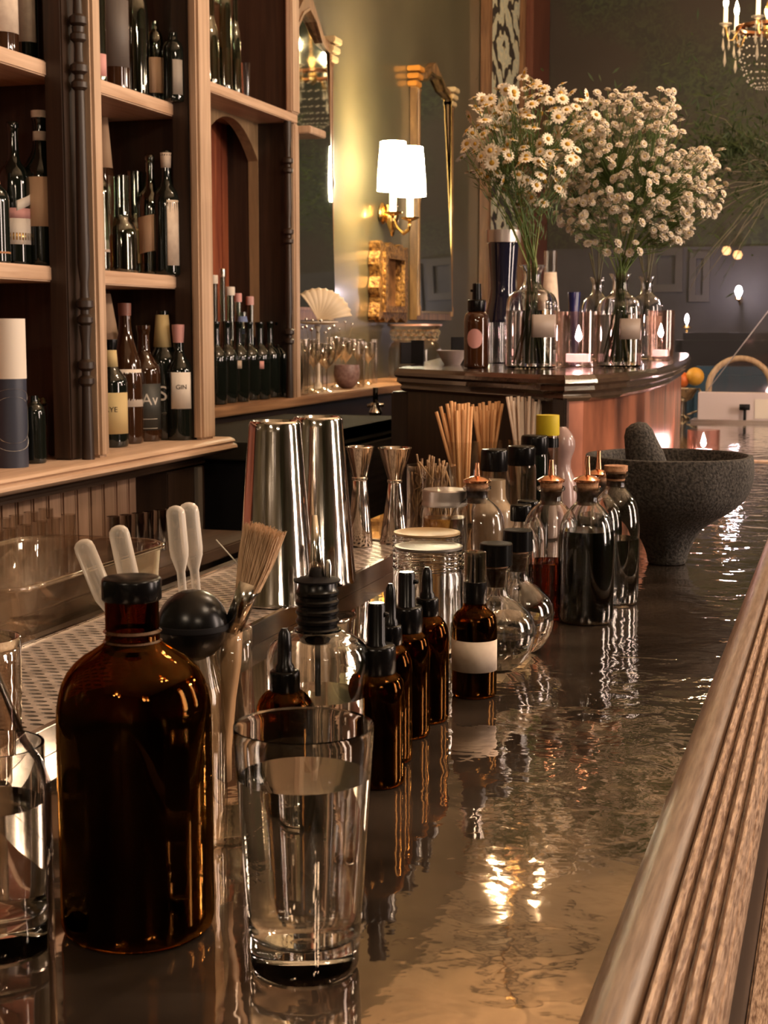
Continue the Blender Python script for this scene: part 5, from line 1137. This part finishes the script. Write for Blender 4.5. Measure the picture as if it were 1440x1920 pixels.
candle('low glass tea light at the far bar end, before the white screen base', 1318, 862, 806, 60, BAR, 1.2, 'glass candle holders')
# fruit stand with oranges
p = atz(1278, 786, BAR); s = mpp(p); H = zfor(p, 728) - BAR; R = 30 * s
fs = thing('fruit_stand', 'silver footed bowl holding oranges, behind the raised bar end', 'bowl', p)
lathe('bowl_body', [(0, 0), (R * .5, 0), (R * .52, .006), (.012, .02), (.012, H * .55), (R * .6, H * .65), (R, H), (R * .97, H), (R * .55, H * .7), (0, H * .62)], STEEL, fs, 36)
tube('curved_handle', [(R, 0, H), (R * 1.25, 0, H * .8), (R * 1.1, 0, H * .3), (R * .3, 0, H * .15)], .005, STEEL, fs, 8)
for (px, py, r_, c, lb) in ((1303, 706, 17, (.75, .38, .05), 'yellow-orange citrus fruit on top, right of the red one'), (1278, 712, 15, (.7, .16, .03), 'red-orange citrus fruit tucked under the edge of the raised bar end')):
    q = aty(px, py, p.y); o = lathe('orange', [(r_ * s * math.sin(math.pi * k / 14), -r_ * s * math.cos(math.pi * k / 14)) for k in range(15)], noise_col(pbr('peel_%d' % px, c, .45), tuple(x * .85 for x in c), c, (40, 40, 40), 3, .3, .002), None, 28, loc=q)
    tag(o, lb, 'orange', 'citrus in the silver bowl')
# ================================================================== RAISED BAR END
ZP = EYE - .09
topo = [atz(px, py, ZP) for px, py in ((740, 690), (870, 696.5), (1010, 702.5), (1060, 703.5), (1120, 702), (1180, 697.5), (1235, 690), (1268, 682), (1287, 674), (1296, 667), (1293, 662))]
out = [(v.x, v.y) for v in topo]; yb_ = out[-1][1] + .15; bl_ = atz(866, 660.5, ZP); out += [(out[-1][0] - .08, yb_ + .1), (bl_.x, yb_ + .1), (bl_.x, bl_.y)]
ped = thing('raised_bar_end', 'raised curved dark wood end of the bar with moulded rim and copper-red panel', 'bar', (0, 0, 0))
RIMM = wood('dark_polished_rim', (.035, .02, .013), (.07, .042, .028), .16, (20, 20, 20), .02, .6)
cxm = sum(v[0] for v in out) / len(out); cym = sum(v[1] for v in out) / len(out)
def inset(d):
    n = len(out); r_ = []
    for i, (x, y) in enumerate(out):
        a = Vector(out[i - 1]); b_ = Vector(out[(i + 1) % n]); t_ = (b_ - a).normalized(); nrm = Vector((-t_.y, t_.x))
        if nrm.dot(Vector((cxm - x, cym - y))) < 0: nrm = -nrm
        r_.append((x + nrm.x * d, y + nrm.y * d))
    return r_
def loft(name, levels, mat, parent, cap_top=True):
    bm = bmesh.new(); L_ = [[bm.verts.new((x, y, z)) for x, y in inset(d)] for d, z in levels]; n = len(out)
    for A, B in zip(L_, L_[1:]):
        for i in range(n): bm.faces.new((A[i], A[(i + 1) % n], B[(i + 1) % n], B[i]))
    bm.faces.new(L_[0]); bm.faces.new(L_[-1]); bmesh.ops.recalc_face_normals(bm, faces=bm.faces); return link(name, bm, mat, parent, False)
loft('moulded_top', [(.02, ZP - .052), (.012, ZP - .045), (.016, ZP - .038), (.004, ZP - .03), (.006, ZP - .022), (-.002, ZP - .016), (0, ZP - .009), (.004, ZP - .004), (.007, ZP)], RIMM, ped)
mkbox('side_board', (-1.0, -.905, out[0][1] + .03, out[-1][1] - .02, 0, ZP - .055), WOOD_DV, ped)
o = loft('panel_body', [(.03, BAR + .0005), (.03, ZP - .05)], [WOOD_DV, noise_col(pbr('copper_red_panel', (.3, .09, .05), .28, .45), (.1, .035, .02), (.5, .18, .1), (9, 9, 4), 6)], ped)
o.data.materials.clear(); o.data.materials.append(WOOD_DV); o.data.materials.append(MATS['copper_red_panel'])
for f in o.data.polygons:
    if f.center.y > 2.6 and f.normal.x > .15: f.material_index = 1
q = atz(1041, 703, ZP); mkbox('corner_post', (q.x - .006, q.x + .022, q.y + .005, q.y + .035, BAR, ZP - .045), WOOD_D, ped)
# things on it
ZT = ZP
t, p, s, R, H, pr = vessel('spray_bottle', 'brown spray bottle with round pink label on the raised bar end', 'bottle', 893, 690, 572, 47, ZT, P_BOSTONS, AMBERD, solid=True)
fcp = face_cam(p); bm = bmesh.new(); ring = []
for k in range(25):
    u = -.999 + 1.998 * k / 24; hz = math.sqrt(1 - u * u) * 18 * s; th = fcp - .15 + u * 15 * s / R
    ring.append([bm.verts.new(((R + .0009) * math.cos(th), (R + .0009) * math.sin(th), H * .47 + q_ * hz)) for q_ in (-1, 1)])
for A_, B_ in zip(ring, ring[1:]): bm.faces.new((A_[0], B_[0], B_[1], A_[1]))
o = link('round_label', bm, PAPERP, t)
screw_cap(t, 17 * s, H - .014, .026, BLACKP, 'collar'); sh_ = lathe('spray_head', [(0, H + .01), (9 * s, H + .01), (8 * s, zfor(p, 532) - ZT), (0, zfor(p, 530) - ZT)], BLACKP, t, 24)
tube('nozzle', [(-.004, 0, zfor(p, 545) - ZT), (-.014, -.004, zfor(p, 545) - ZT)], .003, BLACKP, sh_, 8)
# dark hourglass vase
t, p, s, R, H, pr = vessel('dark_vase', 'tall blue-black waisted glass vase with a silver collar, left of the flowers', 'vase', 942, 677, 455, 78, ZT, [(0, 0), (.7, 0), (.95, .08), (1, .22), (.85, .4), (.62, .55), (.6, .66), (.66, .8), (.74, 1)], pbr('blue_black_glass', (.008, .008, .02), .08, coat=.8), solid=True)
lathe('silver_collar', [(R * .72, H - .002), (R * .8, H), (R * .82, zfor(p, 432) - ZT), (R * .7, zfor(p, 432) - ZT), (R * .7, H)], SILVERL, t, 36)
# apothecary vases
def avase(label, cx, yb, yt, wp, text=None, group='clear apothecary flower vases'):
    t, p, s, R, H, pr = vessel('flower_vase', label, 'vase', cx, yb, yt, wp, ZT, P_APOTH, CLEAR, group, liq=(WATER, .56), wall=.0024, segs=56)
    fl_ = arc_label('frosted_label', R, face_cam(p) + .0, face_cam(p) + 1.15, H * .3, H * .52, pbr('frost', (.26, .2, .165), .55) if 'frost' not in MATS else MATS['frost'], t)
    if text: text_on('lettering', text, H * .12, R, face_cam(p) + .75, H * .61, INK, fl_)
    return p, s, R, H
V1 = avase('clear apothecary vase holding the daisies, front left of the raised bar end', 996, 690, 497, 96, 'E3')
V2 = avase('clear apothecary vase holding the small white blossoms, right of the candle', 1160, 688, 513, 84)
V3 = avase('clear apothecary vase with dark stems, behind and right of the blossom vase', 1210, 672, 518, 62)
V4 = avase('amber-lit apothecary vase half hidden behind the blossom vase', 1118, 672, 520, 58)
candle('glass candle holder burning between the two flower vases', 1084, 688, 584, 84, ZT, 3.5, 'glass candle holders')
candle('smaller glass candle holder at the right end of the raised bar end', 1238, 676, 582, 50, ZT, 2.2, 'glass candle holders')
t, p, s, R, H, pr = vessel('mug', 'clear glass mug with a handle, right of the brown spray bottle', 'mug', 930, 682, 604, 34, ZT, [(0, 0), (.9, 0), (1, .05), (1, 1)], CLEAR)
tube('handle', [(-R, 0, H * .8), (-R * 1.7, 0, H * .7), (-R * 1.75, 0, H * .35), (-R, 0, H * .2)], .004, CLEAR, t, 10)
t, p, s, R, H, pr = vessel('pale_bottle', 'tall pale-labelled bottle standing behind the daisy vase', 'bottle', 1030, 672, 470, 40, ZT, P_TALLN, THIN, liq=(WATER, .4), lab=dict(z=(.35, .8), m=PAPER, arc=1.2))
t, p, s, R, H, pr = vessel('blue_glass', 'small dark blue glass behind the middle candle', 'glass', 1075, 668, 548, 24, ZT, [(0, 0), (.7, 0), (.7, .5), (1, 1)], pbr('cobalt_glass', (.01, .015, .09), .08, coat=.6), solid=True)
p = atz(848, 684, ZT); s = mpp(p); bw = thing('small_bowl', 'shallow pale bowl behind the brown spray bottle', 'bowl', p); H = zfor(p, 657) - ZT; R = 30 * s
lathe('bowl_body', [(0, 0), (R * .5, 0), (R, H), (R * .96, H), (R * .5, .006), (0, .005)], pbr('grey_ceramic', (.4, .36, .32), .35), bw, 36)
for (px, yb, yt, wp, lb, rz) in ((762, 682, 642, 24, 'black card menu standing at the left of the raised bar end', .3), (783, 682, 638, 24, 'second black card menu, right of the first', -.2), (858, 680, 632, 24, 'black card box behind the shallow bowl', .1)):
    p = atz(px, yb, ZT); s = mpp(p); H = zfor(p, yt) - ZT
    t = thing('card_menu', lb, 'menu', p, YAW + rz, 'black card menus'); mkbox('cover', (-wp * s / 2, wp * s / 2, -.006, 0, 0, H), BLACKM, t, .0005); mkbox('pages', (-wp * s / 2 + .001, wp * s / 2 - .001, .0002, .004, .001, H - .002), PAPER, t, 0)
    mkbox('back_cover', (-wp * s / 2, wp * s / 2, .0045, .006, 0, H), BLACKM, t, .0002)

# ================================================================== FLOWERS
random.seed(21)
def daisy_mesh():
    bm = bmesh.new()
    for k in range(13):
        a = 2 * math.pi * k / 13; ca, sa = math.cos(a), math.sin(a); w_ = .16
        pts = [(.25, -w_ * .6, .0), (.62, -w_, .06), (.92, -w_ * .8, .0), (1.0, 0, -.04), (.92, w_ * .8, .0), (.62, w_, .06), (.25, w_ * .6, 0)]
        bm.faces.new([bm.verts.new((x * ca - y * sa, x * sa + y * ca, z)) for x, y, z in pts]).material_index = 0
    spin(bm, [(0, -.1), (.22, -.06), (.34, .03), (.28, .16), (.12, .22), (0, .23)], 12, mi=1)
    spin(bm, [(0, -.3), (.12, -.2), (.2, -.07)], 8, mi=2)
    me = bpy.data.meshes.new('daisy_head'); bm.to_mesh(me); bm.free()
    for m in (PETAL, DISC, GREEN): me.materials.append(m)
    return me
def puff_mesh():
    bm = bmesh.new()
    for k in range(9):
        a = 2 * math.pi * k / 9; ca, sa = math.cos(a), math.sin(a)
        bm.faces.new([bm.verts.new((x * ca - y * sa, x * sa + y * ca, z)) for x, y, z in ((.2, -.15, .05), (.8, -.3, .12), (1, 0, -.05), (.8, .3, .12), (.2, .15, .05))])
        a += .35; ca, sa = math.cos(a), math.sin(a)
        bm.faces.new([bm.verts.new((x * ca - y * sa, x * sa + y * ca, z)) for x, y, z in ((.1, -.12, .2), (.6, -.24, .42), (.72, 0, .3), (.6, .24, .42), (.1, .12, .2))])
    spin(bm, [(0, -.1), (.2, 0), (.3, .2), (.22, .42), (0, .5)], 8, mi=1)
    me = bpy.data.meshes.new('blossom_head'); bm.to_mesh(me); bm.free()
    me.materials.append(PUFF); me.materials.append(DISC2); return me
DISC2 = pbr('cream_flower_centre', (.55, .42, .2), .8)
def bouquet(V, nm, label, cat, cpx, rpx, n, rr, me, headname, lean, nst, leafn, gap=0.0):
    p, s, R, H = V; p = Vector(p); mouth = Vector((p.x, p.y, ZT + H))
    t = thing(nm, label, cat, tuple(p))
    fwd_h = Vector((fwd.x, fwd.y, 0)).normalized()
    C0 = aty(cpx[0], cpx[1], p.y)
    heads = []
    tries = 0
    while len(heads) < n and tries < 40000:
        tries += 1
        v = Vector((random.uniform(-1, 1), random.uniform(-1, 1), random.uniform(-1, 1)))
        if v.length > 1: continue
        if v.length < .55 and random.random() < .6: continue
        fx, fz = v.x * rpx[0], v.z * rpx[1]
        if cpx[2](fx + cpx[0], cpx[1] - fz): continue
        h = C0 + rgt * fx * s + Vector((0, 0, 1)) * fz * s + fwd_h * v.y * rpx[2] * s
        heads.append(h)
    # main stems from the bottom of the vase through the mouth
    nodes_ = []
    for k in range(nst):
        tgt = heads[int(k * len(heads) / nst)]; a = random.uniform(0, 6.28); rb_ = R * .6 * random.random() ** .5
        b0 = p + Vector((math.cos(a) * rb_, math.sin(a) * rb_, .012)); mo_ = mouth + Vector((random.uniform(-1, 1), random.uniform(-1, 1), 0)) * R * .2
        j = mo_ + (tgt - mo_) * .55 + Vector((0, 0, .02)); pts = [b0 - p, mo_ - Vector((0, 0, .03)) - p, mo_ - p, (mo_ + (j - mo_) * .5) + Vector((0, 0, .012)) - p, j - p, tgt - p]
        tube('stem', pts, [.0017, .0017, .0017, .0015, .0012, .0008], GREEN if k % 3 else pbr('pale_stem_%s%d' % (nm, k), (.22, .26, .07), .5), t, 6)
        for u in (.35, .55, .75, .9): nodes_.append(mo_ + (j - mo_) * u)
    bm = bmesh.new()
    for h in heads:
        nd = min(nodes_, key=lambda q_: (q_ - h).length + random.uniform(0, .06) + (.3 if q_.z > h.z - .01 else 0))
        mid = nd + (h - nd) * .5 + Vector((0, 0, -.008)); tubebm(bm, [nd - p, mid - p, h - p], [.0009, .0007, .0006], 4, False)
    tag(link('sprigs', bm, GREEN, t), kind='stuff')
    bm = bmesh.new()
    for k in range(leafn):
        h = random.choice(heads); c = h + (mouth - h) * random.uniform(.05, .6) + Vector((random.gauss(0, .012), random.gauss(0, .012), random.gauss(0, .012)))
        d = ((h - mouth).normalized() + Vector((random.uniform(-1, 1), random.uniform(-1, 1), random.uniform(-.6, .6))) * .8).normalized() * random.uniform(.008, .022); e = d.orthogonal().normalized() * .0013
        v_ = [bm.verts.new(c + x_ - p) for x_ in (-d, e - d * .2, d, -e - d * .2)]; bm.faces.new(v_)
    tag(link('foliage', bm, GREEN2, t, False), kind='stuff')
    heads.sort(key=lambda h: (h - CAM).length)
    rest = bmesh.new()
    for i, h in enumerate(heads):
        out_ = (h - mouth).normalized() * .7 + Vector((random.gauss(0, .5), random.gauss(0, .5), random.gauss(0, .4) + .15)) + (CAM - h).normalized() * .45
        q_ = out_.to_track_quat('Z', 'Y'); sc_ = rr * s * random.uniform(.72, 1.12)
        M = Matrix.Translation(h - p) @ q_.to_matrix().to_4x4() @ Matrix.Scale(sc_, 4)
        if i < 100:
            o = bpy.data.objects.new(headname, me); COL.objects.link(o); o.parent = t; o.matrix_local = M
        else:
            tmp = bmesh.new(); tmp.from_mesh(me); bmesh.ops.transform(tmp, matrix=M, verts=tmp.verts)
            mm = bpy.data.meshes.new('x'); tmp.to_mesh(mm); tmp.free(); rest.from_mesh(mm); bpy.data.meshes.remove(mm)
    if len(heads) > 100: tag(link(headname + 's', rest, list(me.materials), t, False), kind='stuff')
    return t
dm = daisy_mesh(); pm = puff_mesh()
bouquet(V1, 'daisy_bouquet', 'bunch of daisies with yellow-brown centres in the front left vase', 'flowers', (995, 268, lambda x, y: (y > 330 and x < 1000 - (400 - y) * 1.0) or (x > 1075 and y > 260) or (y > 385)), (142, 128, 95), 250, 13, dm, 'daisy', 0, 18, 700)
bouquet(V2, 'white_blossom_bouquet', 'rounded bunch of tiny white button blossoms in the right-hand vase', 'flowers', (1192, 320, lambda x, y: (y > 410 and 1110 < x < 1230 and random.random() < .75) or (x > 1265 and y < 285) or y > 478), (176, 160, 110), 900, 8.6, pm, 'blossom', 0, 20, 300)
# a few dark stems in the rear vases
for V, nm, lb in ((V3, 'dark_stems', 'few dark bare stems in the rear right vase'), (V4, 'brown_stems', 'few brown stems in the vase behind the blossoms')):
    p, s, R, H = V; p = Vector(p); t = thing('twig_bunch', lb, 'twigs', tuple(p))
    for k in range(5):
        a = k * 1.3; tube('stem', [(R * .5 * math.cos(a), R * .5 * math.sin(a), .012), (R * .1 * math.cos(a + 2), R * .1 * math.sin(a), H * .9), (R * .7 * math.cos(a + 2.5), R * .5 * math.sin(a), H * (1.3 + .12 * k))], .0022, pbr('dark_stem_%s%d' % (nm, k), (.05, .045, .02), .6) if k == 0 else MATS['dark_stem_%s0' % nm], t, 6)
# loose sprig of daisies at the left of the bunch is part of the bouquet reach
for o in list(sc.objects):
    if o.type == 'EMPTY' and not o.children and not o.parent: bpy.data.objects.remove(o)
